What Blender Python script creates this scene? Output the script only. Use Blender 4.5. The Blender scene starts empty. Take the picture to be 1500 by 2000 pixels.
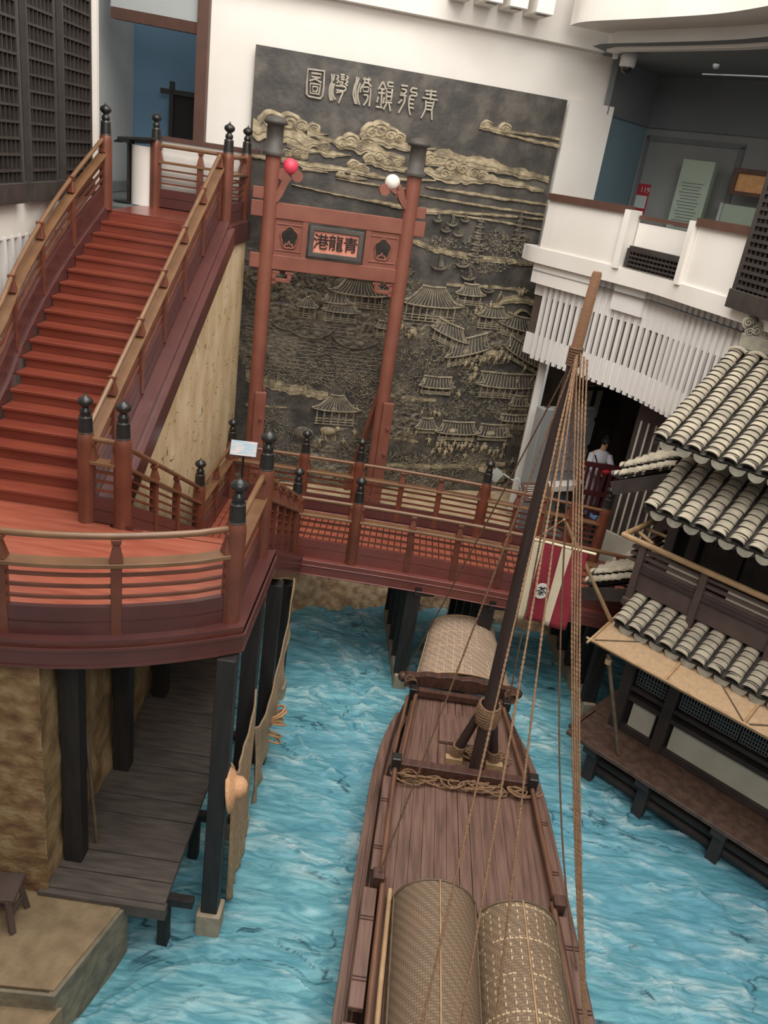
import bpy, math, random
import numpy as np
from mathutils import Vector, Matrix
random.seed(7); np.random.seed(7)
SC = bpy.context.scene
COL = SC.collection
pi = math.pi
def S(r, g, b):
    f = lambda c: ((c/255.+.055)/1.055)**2.4 if c > 10.3 else c/255./12.92
    return (f(r), f(g), f(b), 1)
# ---------------------------------------------------------------- camera
FPX, PITCH, ROLL, CAMZ = 1560., math.radians(23.7), math.radians(8.6), 8.5
fw = Vector((0, math.cos(PITCH), -math.sin(PITCH))); rt = Vector((1, 0, 0)); dn = fw.cross(rt)
rx = math.cos(ROLL)*rt - math.sin(ROLL)*dn; ry = math.sin(ROLL)*rt + math.cos(ROLL)*dn
cam = bpy.data.cameras.new('camera'); camo = bpy.data.objects.new('camera', cam); COL.objects.link(camo)
cam.sensor_width = 36; cam.lens = 36*FPX/2000.; cam.clip_end = 200
m = Matrix.Identity(4)
for i in range(3):
    m[i][0] = rx[i]; m[i][1] = -ry[i]; m[i][2] = -fw[i]
m[2][3] = CAMZ
camo.matrix_world = m
SC.camera = camo
CO = Vector((0, 0, CAMZ))
def ray(x, y): return rx*((x-750)/FPX) + ry*((y-1000)/FPX) + fw
def at_z(x, y, z):
    d = ray(x, y); return CO + d*((z-CAMZ)/d.z)
def at_y(x, y, Y):
    d = ray(x, y); return CO + d*(Y/d.y)
# ---------------------------------------------------------------- light
SC.view_settings.view_transform = 'Standard'; SC.view_settings.look = 'None'
SC.view_settings.exposure = 0.0; SC.view_settings.gamma = 1; SC.view_settings.use_curve_mapping = False
wd = bpy.data.worlds.new('world'); SC.world = wd; wd.use_nodes = True
wd.node_tree.nodes['Background'].inputs[0].default_value = (1, .95, .88, 1)
wd.node_tree.nodes['Background'].inputs[1].default_value = 0.3
def area(name, loc, tgt, sx, sy, power, color):
    l = bpy.data.lights.new(name, 'AREA'); l.shape = 'RECTANGLE'; l.size = sx; l.size_y = sy; l.energy = power; l.color = color
    o = bpy.data.objects.new(name, l); COL.objects.link(o); o.location = loc
    o.rotation_euler = (Vector(tgt)-Vector(loc)).to_track_quat('-Z', 'Y').to_euler(); return o
area('skylight_and_fill', (0.3, 8.0, 16.5), (0.3, 8.3, 0), 11, 11, 2300, (1, .965, .91))
area('skylight_and_fill', (2.6, -3.0, 13.8), (-2.2, 11, 5.2), 8, 5, 860, (1, .965, .92))  # unseen fill added behind the camera to brighten walls the roof light grazes
# ---------------------------------------------------------------- materials
def pm(name, c1, c2=None, scale=6, rough=.5, bump=0., stretch=(1, 1, 1), detail=5, metal=0., spec=.5, dist=0., lo=.35, hi=.65, bscale=None, c3=None, attr=None, coat=0., cracks=False):
    mt = bpy.data.materials.new(name); mt.use_nodes = True
    nt = mt.node_tree; b = nt.nodes['Principled BSDF']
    b.inputs['Roughness'].default_value = rough; b.inputs['Metallic'].default_value = metal
    b.inputs['Specular IOR Level'].default_value = spec; b.inputs['Coat Weight'].default_value = coat; b.inputs['Coat Roughness'].default_value = .15
    if c2 is None and not bump:
        b.inputs['Base Color'].default_value = c1; return mt
    tc = nt.nodes.new('ShaderNodeTexCoord'); mp = nt.nodes.new('ShaderNodeMapping')
    mp.inputs['Scale'].default_value = stretch
    nt.links.new(tc.outputs['Object'], mp.inputs[0])
    nz = nt.nodes.new('ShaderNodeTexNoise'); nz.inputs['Scale'].default_value = scale; nz.inputs['Detail'].default_value = detail; nz.inputs['Distortion'].default_value = dist
    nt.links.new(mp.outputs[0], nz.inputs['Vector'])
    cr = nt.nodes.new('ShaderNodeValToRGB'); cr.color_ramp.elements[0].position = lo; cr.color_ramp.elements[1].position = hi
    cr.color_ramp.elements[0].color = c1; cr.color_ramp.elements[1].color = c2 or c1
    if c3: e = cr.color_ramp.elements.new((lo+hi)/2); e.color = c3
    nt.links.new(nz.outputs['Fac'], cr.inputs[0])
    out = cr.outputs[0]
    if attr:   # dry-brushed patina on whatever stands proud of the panel
        a = nt.nodes.new('ShaderNodeAttribute'); a.attribute_name = attr
        n2 = nt.nodes.new('ShaderNodeTexNoise'); n2.inputs['Scale'].default_value = 14; n2.inputs['Detail'].default_value = 6
        nt.links.new(tc.outputs['Object'], n2.inputs['Vector'])
        mm = nt.nodes.new('ShaderNodeMath'); mm.operation = 'MULTIPLY'
        r2 = nt.nodes.new('ShaderNodeMapRange'); r2.inputs[1].default_value = .3; r2.inputs[2].default_value = .62
        nt.links.new(n2.outputs['Fac'], r2.inputs[0]); nt.links.new(a.outputs['Fac'], mm.inputs[0]); nt.links.new(r2.outputs[0], mm.inputs[1])
        mx = nt.nodes.new('ShaderNodeMix'); mx.data_type = 'RGBA'
        nt.links.new(mm.outputs[0], mx.inputs[0]); nt.links.new(out, mx.inputs[6]); mx.inputs[7].default_value = S(170, 154, 124)
        out = mx.outputs[2]
    if cracks:   # short dark hairline cracks trowelled into the plaster
        vo = nt.nodes.new('ShaderNodeTexVoronoi'); vo.feature = 'DISTANCE_TO_EDGE'; vo.inputs['Scale'].default_value = 5.5
        m2 = nt.nodes.new('ShaderNodeMapping'); m2.inputs['Scale'].default_value = (1, 1, .8)
        n3 = nt.nodes.new('ShaderNodeTexNoise'); n3.inputs['Scale'].default_value = 4; n3.inputs['Detail'].default_value = 6
        vm = nt.nodes.new('ShaderNodeMix'); vm.data_type = 'RGBA'; vm.inputs[0].default_value = .12
        nt.links.new(tc.outputs['Object'], m2.inputs[0]); nt.links.new(tc.outputs['Object'], n3.inputs['Vector'])
        nt.links.new(m2.outputs[0], vm.inputs[6]); nt.links.new(n3.outputs['Color'], vm.inputs[7]); nt.links.new(vm.outputs[2], vo.inputs['Vector'])
        l1 = nt.nodes.new('ShaderNodeMath'); l1.operation = 'LESS_THAN'; l1.inputs[1].default_value = .018; nt.links.new(vo.outputs['Distance'], l1.inputs[0])
        g1 = nt.nodes.new('ShaderNodeMath'); g1.operation = 'GREATER_THAN'; g1.inputs[1].default_value = .56; nt.links.new(n3.outputs['Fac'], g1.inputs[0])
        mu = nt.nodes.new('ShaderNodeMath'); mu.operation = 'MULTIPLY'; nt.links.new(l1.outputs[0], mu.inputs[0]); nt.links.new(g1.outputs[0], mu.inputs[1])
        mx = nt.nodes.new('ShaderNodeMix'); mx.data_type = 'RGBA'; nt.links.new(mu.outputs[0], mx.inputs[0]); nt.links.new(out, mx.inputs[6]); mx.inputs[7].default_value = S(120, 96, 66); out = mx.outputs[2]
    nt.links.new(out, b.inputs['Base Color'])
    if bump:
        bp = nt.nodes.new('ShaderNodeBump'); bp.inputs['Strength'].default_value = min(1, bump); bp.inputs['Distance'].default_value = .02*max(1, bump)
        src = nz
        if bscale:
            src = nt.nodes.new('ShaderNodeTexNoise'); src.inputs['Scale'].default_value = bscale; src.inputs['Detail'].default_value = 6
            nt.links.new(mp.outputs[0], src.inputs['Vector'])
        nt.links.new(src.outputs['Fac'], bp.inputs['Height']); nt.links.new(bp.outputs[0], b.inputs['Normal'])
    return mt
M = {}
M['lacq'] = pm('lacquer', S(100, 56, 42), S(118, 68, 50), 3, .38, stretch=(1, 1, 1), coat=.15)
M['lacqtop'] = pm('lacquer_rail', S(110, 78, 54), S(126, 92, 64), 3, .36, coat=.15)
M['step'] = pm('stair_lacquer', S(116, 54, 42), S(134, 67, 50), 2.5, .3, stretch=(.4, 3, 3), coat=.2)
M['deck'] = pm('deck_lacquer', S(142, 74, 58), S(162, 92, 72), 2.5, .25, stretch=(.5, 4, 1), coat=.3)
M['fascia'] = pm('dark_lacquer', S(80, 46, 44), S(92, 54, 51), 2, .32, coat=.2)
M['beam'] = pm('red_beam', S(112, 60, 54), S(126, 70, 62), 2, .38, coat=.1)
M['gate'] = pm('gate_paint', S(126, 74, 60), S(140, 86, 70), 2, .55)
M['gatered'] = pm('sign_red', S(214, 136, 116), S(228, 154, 132), 8, .6)
M['black'] = pm('black_cap', S(34, 33, 32), S(44, 43, 41), 5, .3)
M['ring'] = pm('cap_ring', S(110, 106, 98), None, rough=.3, metal=.6)
M['grey'] = pm('grey_paint', S(72, 68, 64), S(84, 80, 75), 6, .6)
M['white'] = pm('white_paint', S(228, 222, 214), S(234, 229, 222), 1.2, .7)
M['whitefin'] = pm('white_fin', S(224, 220, 216), S(230, 226, 222), 2, .7)
M['brown'] = pm('brown_cap', S(84, 58, 48), S(92, 64, 54), 4, .5)
M['dkgap'] = pm('dark_glazing', S(84, 72, 66), S(90, 76, 70), 4, .6)
M['bronze'] = pm('bronze_patina', S(60, 57, 54), S(98, 92, 85), 2.4, .55, bump=.45, bscale=13, attr='prot', c3=S(74, 70, 65), detail=8)
M['ribs'] = pm('bronze_ribs', S(124, 115, 98), S(168, 156, 132), 9, .6)
M['gold'] = pm('gold_patina', S(118, 107, 88), S(182, 167, 138), 6, .6, bump=.5, bscale=15, c3=S(156, 141, 114), detail=8)
M['bronzemid'] = pm('bronze_relief', S(78, 72, 64), S(124, 115, 98), 7, .6, bump=.5, bscale=22)
M['glyph'] = pm('glyph_metal', S(160, 152, 138), S(178, 170, 154), 9, .5)
M['plaster'] = pm('yellow_plaster', S(204, 178, 138), S(228, 208, 174), 2.6, .85, bump=.5, stretch=(1, 1, .45), c3=S(217, 193, 152), bscale=9, cracks=True)
M['rock'] = pm('rough_rock', S(120, 96, 66), S(168, 144, 106), 3, .9, bump=1.5, bscale=7, c3=S(146, 118, 80))
M['brick'] = pm('weathered_brick', S(104, 74, 50), S(158, 134, 98), 4, .9, bump=.8, c3=S(134, 104, 70), stretch=(1, 1, 1.6), bscale=14)
M['stone'] = pm('dock_stone', S(124, 105, 80), S(146, 126, 98), 5, .9, bump=.5, bscale=22)
M['stoneside'] = pm('cut_stone', S(104, 98, 84), S(140, 130, 108), 5, .9, bump=.9, bscale=10)
M['bank'] = pm('earth_bank', S(150, 124, 96), S(212, 188, 154), 6, .95, bump=1.5, bscale=16, c3=S(184, 156, 124))
M['sand'] = pm('pale_ground', S(170, 146, 114), S(196, 174, 140), 3, .9, bump=.3)
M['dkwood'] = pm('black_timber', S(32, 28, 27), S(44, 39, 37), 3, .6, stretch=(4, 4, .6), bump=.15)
M['dock'] = pm('grey_planks', S(78, 70, 65), S(100, 91, 84), 3, .75, stretch=(.8, 5, 1), bump=.2)
M['foot'] = pm('concrete_foot', S(158, 142, 122), S(176, 160, 138), 8, .85, bump=.2)
M['boat'] = pm('boat_timber', S(88, 64, 54), S(120, 92, 79), 3, .55, stretch=(7, .5, 3), bump=.12, detail=7, c3=S(110, 80, 68))
M['boatdk'] = pm('boat_dark_timber', S(66, 42, 34), S(88, 58, 47), 3, .5, stretch=(6, .6, 3), bump=.12)
M['pole'] = pm('red_pole', S(98, 66, 50), S(122, 86, 66), 4, .5, stretch=(5, .5, 5))
M['mast'] = pm('mast_timber', S(52, 38, 35), S(66, 48, 43), 3, .55, stretch=(5, 5, .5), bump=.15)
M['masttop'] = pm('mast_wrap', S(120, 86, 62), S(140, 102, 74), 30, .8, stretch=(1, 1, 6), bump=.3)
M['rope'] = pm('rope', S(114, 86, 64), S(146, 114, 86), 40, .9, stretch=(1, 1, 2), bump=.5)
M['ropedk'] = pm('dark_rope', S(92, 68, 52), S(116, 86, 64), 40, .9, bump=.4)
M['net'] = pm('fishing_net', S(150, 124, 96), S(180, 154, 122), 20, .95, bump=.6, stretch=(3, 3, .6))
M['straw'] = pm('straw_hat', S(196, 146, 106), S(212, 166, 126), 30, .8, bump=.2)
M['orange'] = pm('orange_rope', S(190, 138, 94), S(208, 158, 112), 20, .8)
M['tile'] = pm('roof_tile', S(148, 140, 124), S(178, 168, 148), 5, .85, c3=S(164, 154, 136), bump=.15, bscale=30)
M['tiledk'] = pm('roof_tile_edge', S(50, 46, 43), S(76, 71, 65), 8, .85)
M['tileend'] = pm('drip_tile', S(128, 124, 112), S(154, 148, 132), 8, .85)
M['hwood'] = pm('house_timber', S(50, 43, 41), S(66, 56, 53), 3, .6, bump=.15)
M['hwood2'] = pm('house_boards', S(76, 62, 58), S(90, 74, 69), 3, .6, bump=.15)
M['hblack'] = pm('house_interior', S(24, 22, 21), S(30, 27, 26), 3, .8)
M['hdeck'] = pm('house_deck', S(72, 53, 45), S(96, 74, 62), 4, .55, stretch=(2, 2, 1), bump=.15)
M['hpanel'] = pm('pale_panel', S(184, 178, 162), S(196, 190, 174), 3, .8)
M['bamboo'] = pm('bamboo', S(158, 126, 92), S(180, 148, 110), 6, .5)
M['bamboodk'] = pm('dark_bamboo', S(92, 76, 60), S(112, 94, 74), 6, .6)
M['awn'] = pm('awning_mat', S(166, 137, 106), S(178, 149, 117), 16, .85, bump=.1)
M['cream'] = pm('cream_cloth', S(224, 207, 176), S(232, 216, 186), 3, .9)
M['crimson'] = pm('crimson_cloth', S(140, 38, 52), S(150, 46, 60), 3, .9)
M['ink'] = pm('ink', S(24, 22, 22), None, rough=.7)
M['bluew'] = pm('blue_wall', S(120, 146, 158), S(126, 152, 164), 1, .8)
M['bluedoor'] = pm('deep_blue_wall', S(100, 132, 158), S(108, 140, 166), 1, .8)
M['greyw'] = pm('grey_wall', S(140, 141, 139), S(146, 147, 145), 1, .8)
M['greyd'] = pm('dark_grey_ceiling', S(112, 116, 118), S(118, 122, 124), 1, .85)
M['greypale'] = pm('pale_grey_wall', S(176, 180, 180), S(182, 186, 186), 1, .8)
M['carpet'] = pm('grey_carpet', S(88, 92, 92), S(98, 102, 102), 60, .95)
M['lattice'] = pm('lattice_timber', S(52, 46, 43), S(64, 57, 53), 5, .55)
M['latback'] = pm('lattice_backing', S(62, 52, 44), S(72, 60, 50), 2, .8)
M['maroon'] = pm('maroon_paint', S(72, 26, 29), S(82, 32, 34), 4, .5)
M['signred'] = pm('notice_red', S(176, 46, 60), None, rough=.5)
M['signpale'] = pm('notice_pale', S(196, 204, 200), None, rough=.5)
M['greenpan'] = pm('sage_panel', S(158, 172, 156), S(170, 184, 168), 1.5, .4)
M['plaque'] = pm('orange_plaque', S(204, 148, 96), S(220, 166, 112), 9, .5)
M['bluesign'] = pm('blue_sign', S(140, 176, 196), S(206, 190, 186), 6, .4, stretch=(1, 1, 5))
M['blueglass'] = pm('blue_strip', S(110, 150, 196), None, rough=.3)
M['skin'] = pm('skin', S(206, 160, 120), None, rough=.6)
M['robe'] = pm('pale_robe', S(196, 192, 204), S(212, 208, 216), 8, .85)
M['red'] = pm('red_cloth', S(200, 44, 42), None, rough=.7)
M['lampred'] = pm('red_ball', S(222, 60, 88), S(230, 84, 104), 4, .4)
M['lampwhite'] = pm('white_ball', S(236, 228, 218), S(240, 234, 226), 4, .5)
M['speck'] = pm('speckled_board', S(96, 90, 92), S(176, 168, 170), 60, .7, lo=.45, hi=.55)
M['cctv'] = pm('cctv_plastic', S(196, 194, 190), None, rough=.4)
M['glassdk'] = pm('dark_dome', S(30, 30, 32), None, rough=.15)
# ---------------------------------------------------------------- mesh builder
ROOT = {}
def wmat(o):
    if o is None: return Matrix.Identity(4)
    return ROOT.get(o.name, Matrix.Identity(4))
class MB:
    def __init__(s, M=None): s.v = []; s.f = []; s.mi = []; s.sm = []; s.M = M; s.cur = 0; s.at = []; s.av = 0.; s.fn = None
    def add(s, vs, fs, smooth=False):
        n = len(s.v)
        for v in vs:
            v = Vector(v)
            if s.fn: v = s.fn(v)
            if s.M is not None: v = s.M @ v
            s.v.append(v); s.at.append(s.av)
        for f in fs: s.f.append([i+n for i in f]); s.mi.append(s.cur); s.sm.append(smooth)
        return n
    def box(s, c, size, rz=0, R=None):
        x, y, z = [q/2. for q in size]; c = Vector(c)
        R = R or Matrix.Rotation(rz, 3, 'Z')
        vs = [c + R @ Vector((a*x, b*y, d*z)) for d in (-1, 1) for a, b in ((-1, -1), (1, -1), (1, 1), (-1, 1))]
        s.add(vs, [(3, 2, 1, 0), (4, 5, 6, 7), (0, 1, 5, 4), (1, 2, 6, 5), (2, 3, 7, 6), (3, 0, 4, 7)]); return s
    def bar(s, p0, p1, w, h, up=(0, 0, 1), w1=None, h1=None):
        p0 = Vector(p0); p1 = Vector(p1); d = (p1-p0).normalized(); up = Vector(up)
        sd = d.cross(up)
        if sd.length < 1e-4: sd = d.cross(Vector((1, 0, 0)))
        sd.normalize(); u = sd.cross(d); vs = []
        for p, a, b in ((p0, w/2, h/2), (p1, (w1 or w)/2, (h1 or h)/2)):
            vs += [p - sd*a - u*b, p + sd*a - u*b, p + sd*a + u*b, p - sd*a + u*b]
        s.add(vs, [(0, 1, 2, 3), (7, 6, 5, 4), (4, 5, 1, 0), (5, 6, 2, 1), (6, 7, 3, 2), (7, 4, 0, 3)]); return s
    def tube(s, pts, r, n=8, cap=True, closed=False):
        pts = [Vector(p) for p in pts]; k = len(pts); rs = r if hasattr(r, '__len__') else [r]*k
        vs = []; a = None
        for i in range(k):
            if closed: d = pts[(i+1) % k]-pts[i-1]
            else: d = pts[min(i+1, k-1)]-pts[max(i-1, 0)]
            d = d.normalized() if d.length > 1e-9 else Vector((0, 0, 1))
            if a is None: a = d.orthogonal()
            a = (a - d*a.dot(d)); a = a.normalized() if a.length > 1e-6 else d.orthogonal().normalized(); b = d.cross(a)
            for j in range(n):
                t = 2*pi*j/n; vs.append(pts[i] + (a*math.cos(t)+b*math.sin(t))*rs[i])
        fs = []
        for i in range(k if closed else k-1):
            i2 = (i+1) % k
            for j in range(n): fs.append((i*n+j, i*n+(j+1) % n, i2*n+(j+1) % n, i2*n+j))
        s.add(vs, fs, True)
        if cap and not closed:
            s.add(vs[:n], [tuple(range(n))[::-1]]); s.add(vs[-n:], [tuple(range(n))])
        return s
    def lathe(s, c, prof, n=16, sx=1, sy=1):
        c = Vector(c); vs = []; k = len(prof)
        for r, z in prof:
            for j in range(n):
                t = 2*pi*j/n; vs.append(c + Vector((r*sx*math.cos(t), r*sy*math.sin(t), z)))
        fs = [(i*n+j, i*n+(j+1) % n, (i+1)*n+(j+1) % n, (i+1)*n+j) for i in range(k-1) for j in range(n)]
        s.add(vs, fs, n > 6)
        s.add(vs[:n], [tuple(range(n))[::-1]]); s.add(vs[-n:], [tuple(range(n))]); return s
    def prism(s, poly, z0, z1, T=None):
        n = len(poly); T = T or Matrix.Identity(4)
        vs = [T @ Vector((p[0], p[1], z0)) for p in poly] + [T @ Vector((p[0], p[1], z1)) for p in poly]
        s.add(vs, [tuple(range(n))[::-1], tuple(range(n, 2*n))] + [(i, (i+1) % n, n+(i+1) % n, n+i) for i in range(n)]); return s
    def sweep(s, path, prof, closed_prof=True):
        # prof: (side, up) offsets; side is the horizontal normal to the right of travel
        path = [Vector(p) for p in path]; k = len(path); n = len(prof); vs = []
        for i in range(k):
            d = path[min(i+1, k-1)]-path[max(i-1, 0)]; d.z = 0; d.normalize(); sd = Vector((d.y, -d.x, 0))
            for a, b in prof: vs.append(path[i]+sd*a+Vector((0, 0, b)))
        fs = [(i*n+j, i*n+(j+1) % n, (i+1)*n+(j+1) % n, (i+1)*n+j) for i in range(k-1) for j in range(n)]
        s.add(vs, fs); s.add(vs[:n], [tuple(range(n))[::-1]]); s.add(vs[-n:], [tuple(range(n))]); return s
    def sphere(s, c, r, n=10, m=7, sc=(1, 1, 1)):
        c = Vector(c); vs = []; fs = []
        for i in range(m+1):
            t = pi*i/m
            for j in range(n):
                p = 2*pi*j/n; vs.append(c+Vector((r*sc[0]*math.sin(t)*math.cos(p), r*sc[1]*math.sin(t)*math.sin(p), r*sc[2]*math.cos(t))))
        for i in range(m):
            for j in range(n): fs.append((i*n+j, (i+1)*n+j, (i+1)*n+(j+1) % n, i*n+(j+1) % n))
        s.add(vs, fs, True); return s
    def grid(s, fn, nu, nv, smooth=True):
        vs = [fn(i/nu, j/nv) for j in range(nv+1) for i in range(nu+1)]
        fs = [(j*(nu+1)+i, j*(nu+1)+i+1, (j+1)*(nu+1)+i+1, (j+1)*(nu+1)+i) for j in range(nv) for i in range(nu)]
        s.add(vs, fs, smooth); return s
    def build(s, name, mats, parent=None, label=None, bevel=0, attr=None, solid=0):
        me = bpy.data.meshes.new(name); o = bpy.data.objects.new(name, me)
        COL.objects.link(o)
        if parent is not None:
            o.parent = parent; W = wmat(parent); ROOT[o.name] = W
        else:
            a = np.array([v[:] for v in s.v]); lo = a.min(0); hi = a.max(0)
            W = Matrix.Translation(((lo[0]+hi[0])/2, (lo[1]+hi[1])/2, lo[2])); o.location = W.translation; ROOT[o.name] = W
        I = W.inverted()
        me.from_pydata([(I @ v)[:] for v in s.v], [], s.f)
        for mt in (mats if isinstance(mats, (list, tuple)) else [mats]): me.materials.append(mt)
        me.polygons.foreach_set('material_index', s.mi); me.polygons.foreach_set('use_smooth', s.sm)
        if attr:
            at = me.attributes.new(attr, 'FLOAT', 'POINT'); at.data.foreach_set('value', s.at)
        me.update()
        if bevel:
            b = o.modifiers.new('bevel', 'BEVEL'); b.width = bevel; b.segments = 1; b.limit_method = 'ANGLE'; b.angle_limit = .8
        if solid:
            b = o.modifiers.new('thick', 'SOLIDIFY'); b.thickness = solid; b.offset = 0
        if label: o['label'] = label
        return o
def tag(o, label, cat, group=None, kind=None):
    o['label'] = label; o['category'] = cat
    if group: o['group'] = group
    if kind: o['kind'] = kind
    return o
def thing(name, label, cat, loc=(0, 0, 0), rz=0, group=None):
    o = bpy.data.objects.new(name, None); COL.objects.link(o); o.empty_display_size = .1
    W = Matrix.Translation(loc) @ Matrix.Rotation(rz, 4, 'Z')
    o.location = loc; o.rotation_euler = (0, 0, rz); ROOT[o.name] = W
    return tag(o, label, cat, group)
def struct(name, mb, mat, **k):
    o = mb.build(name, mat, **k); o['kind'] = 'structure'; return o
def dup(r0, loc, label, rz=0):
    r = r0.copy(); COL.objects.link(r); r.location = loc; r.rotation_euler = (0, 0, rz); r['label'] = label
    ROOT[r.name] = Matrix.Translation(loc) @ Matrix.Rotation(rz, 4, 'Z')
    for ch in list(r0.children):
        c = ch.copy(); COL.objects.link(c); c.parent = r
        for g in list(ch.children):
            d = g.copy(); COL.objects.link(d); d.parent = c
    return r
def text_mb(mb, body, T, size, ext=.004):
    cu = bpy.data.curves.new('txt', 'FONT'); cu.body = body; cu.size = size; cu.extrude = ext; cu.align_x = 'CENTER'; cu.align_y = 'CENTER'
    ob = bpy.data.objects.new('txt', cu); COL.objects.link(ob)
    bpy.context.view_layer.update()
    dg = bpy.context.evaluated_depsgraph_get(); me = bpy.data.meshes.new_from_object(ob.evaluated_get(dg))
    mb.add([T @ v.co for v in me.vertices], [tuple(p.vertices) for p in me.polygons])
    bpy.data.objects.remove(ob); bpy.data.curves.remove(cu); bpy.data.meshes.remove(me)
def lerp(a, b, t): return a+(b-a)*t
def cr(pts, n):   # smooth curve through points
    pts = [Vector(p) for p in pts]; P = [pts[0]*2-pts[1]]+pts+[pts[-1]*2-pts[-2]]; out = []
    for i in range(1, len(P)-2):
        a, b, c, d = P[i-1:i+3]
        for j in range(n):
            t = j/n; out.append(.5*((2*b)+(c-a)*t+(2*a-5*b+4*c-d)*t*t+(3*b-a-3*c+d)*t**3))
    return out+[pts[-1]]
# ================================================================ SETTING
ZW, ZP, ZL, ZB, ZG = 0., 4.08, 7.1, 2.25, 1.62     # water, stair platform, upper floor, bridge, bank
def vnoise(x, y, seed=0):
    xi = np.floor(x).astype(int); yi = np.floor(y).astype(int); xf = x-xi; yf = y-yi
    def h(a, b):
        n = (a*374761393 + b*668265263 + seed*974711) & 0x7fffffff
        n = ((n ^ (n >> 13))*1274126177) & 0x7fffffff
        return ((n ^ (n >> 16)) & 0xffff)/65535.
    u = xf*xf*(3-2*xf); v = yf*yf*(3-2*yf)
    return (h(xi, yi)*(1-u)+h(xi+1, yi)*u)*(1-v)+(h(xi, yi+1)*(1-u)+h(xi+1, yi+1)*u)*v
def fbm(x, y, seed=0, o=4):
    r = 0; a = .5
    for k in range(o): r = r+a*vnoise(x, y, seed+k*17); x = x*2.03; y = y*2.03; a *= .5
    return r
def yw(x):     # plan of the gently bowed end wall
    t = x+3.6; return 16.3+.2*t+.012*t*t
def wn(x):
    d = .2+.024*(x+3.6); l = math.hypot(1, d); return Vector((d/l, -1/l, 0))
def wp(s, z, d=0.): return Vector((s, yw(s), z)) + wn(s)*d
def wpix(x, y):
    d = ray(x, y); lo, hi = 8., 30.
    for _ in range(40):
        t = (lo+hi)/2; p = CO+d*t
        if p.y < yw(p.x): lo = t
        else: hi = t
    p = CO+d*lo; return Vector((p.x, p.z))
# ---- water: a modelled and painted sheet of waves
WX0, WX1, WY0, WY1 = -4.2, 8.2, 2.6, 15.6
nx, ny = 600, 640
gx, gy = np.meshgrid(np.linspace(WX0, WX1, nx), np.linspace(WY0, WY1, ny))
ang = .32*np.tanh((gx-.2)*.7)*-1.35+.12
sx = gx*np.cos(ang)+gy*np.sin(ang); sy = -gx*np.sin(ang)+gy*np.cos(ang)
wq = fbm(gx*.9, gy*.9, 3)-.5
a1 = fbm(sx*.55+wq*1.2, sy*1.9+wq*1.6, 11, 5); a2 = fbm(sx*1.5, sy*4.2+wq*2.5, 29, 4)
ridge = 1-np.abs(2*((a1*3.1) % 1)-1)
hh = (a1-.5)*.22 + .06*ridge**3 + (a2-.5)*.09
bankm = np.clip((gy-13.6-.25*np.sin(gx*2.))/1.2, 0, 1)
hh = hh*(1-.6*bankm)
verts = np.stack([gx, gy, hh-.02], -1).reshape(-1, 3)
idx = np.arange(nx*ny).reshape(ny, nx)
fc = np.stack([idx[:-1, :-1], idx[:-1, 1:], idx[1:, 1:], idx[1:, :-1]], -1).reshape(-1, 4)
me = bpy.data.meshes.new('water'); me.from_pydata(verts.tolist(), [], fc.tolist())
foam = np.clip((ridge**4)*.75 + (a2-.45)*1.1 + (fbm(sx*2.2, sy*9., 51, 4)-.5)*1.5, 0, 1)
deep = np.clip((fbm(gx*.35, gy*.35, 71, 3)-.38)*2.2 + np.clip((gx-2.2)*.12, 0, .5), 0, 1)
for nm, ar in (('foam', foam), ('deep', deep), ('crack', np.clip((.085-ridge)*14, 0, 1)*np.clip((fbm(gx*1.1, gy*1.1, 91)-.47)*12, 0, 1))):
    at = me.attributes.new(nm, 'FLOAT', 'POINT'); at.data.foreach_set('value', ar.reshape(-1).astype(np.float32))
me.polygons.foreach_set('use_smooth', [True]*len(me.polygons))
wm = bpy.data.materials.new('painted_water'); wm.use_nodes = True; nt = wm.node_tree; bs = nt.nodes['Principled BSDF']
def nn(t, **k):
    n = nt.nodes.new(t)
    for a, b in k.items(): setattr(n, a, b)
    return n
def mixc(f, a, b):
    n = nn('ShaderNodeMix', data_type='RGBA')
    for sk, v in ((0, f), (6, a), (7, b)):
        if hasattr(v, 'is_linked'): nt.links.new(v, n.inputs[sk])
        else: n.inputs[sk].default_value = v
    return n.outputs[2]
def attr(n): return nn('ShaderNodeAttribute', attribute_name=n).outputs['Fac']
tc = nn('ShaderNodeTexCoord'); mp = nn('ShaderNodeMapping'); mp.inputs['Scale'].default_value = (.7, 3.4, 1); mp.inputs['Rotation'].default_value = (0, 0, .12)
nt.links.new(tc.outputs['Object'], mp.inputs[0])
n1 = nn('ShaderNodeTexNoise'); n1.inputs['Scale'].default_value = 2.6; n1.inputs['Detail'].default_value = 8; n1.inputs['Distortion'].default_value = 1.1; n1.inputs['Roughness'].default_value = .65
nt.links.new(mp.outputs[0], n1.inputs['Vector'])
def rng(v, a, b):
    r = nn('ShaderNodeMapRange'); r.inputs[1].default_value = a; r.inputs[2].default_value = b; nt.links.new(v, r.inputs[0]); return r.outputs[0]
base = mixc(attr('deep'), S(132, 192, 202), S(96, 156, 184))
base = mixc(rng(n1.outputs['Fac'], .4, .62), S(84, 148, 164), base)
mul = nn('ShaderNodeMath', operation='MULTIPLY'); nt.links.new(attr('foam'), mul.inputs[0]); nt.links.new(rng(n1.outputs['Fac'], .38, .66), mul.inputs[1])
base = mixc(mul.outputs[0], base, S(212, 228, 226))
base = mixc(attr('crack'), base, S(40, 84, 98))
nt.links.new(base, bs.inputs['Base Color']); bs.inputs['Roughness'].default_value = .5; bs.inputs['Specular IOR Level'].default_value = .35
bp = nn('ShaderNodeBump'); bp.inputs['Strength'].default_value = .7; bp.inputs['Distance'].default_value = .05
nt.links.new(n1.outputs['Fac'], bp.inputs['Height']); nt.links.new(bp.outputs[0], bs.inputs['Normal'])
me.materials.append(wm)
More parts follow.
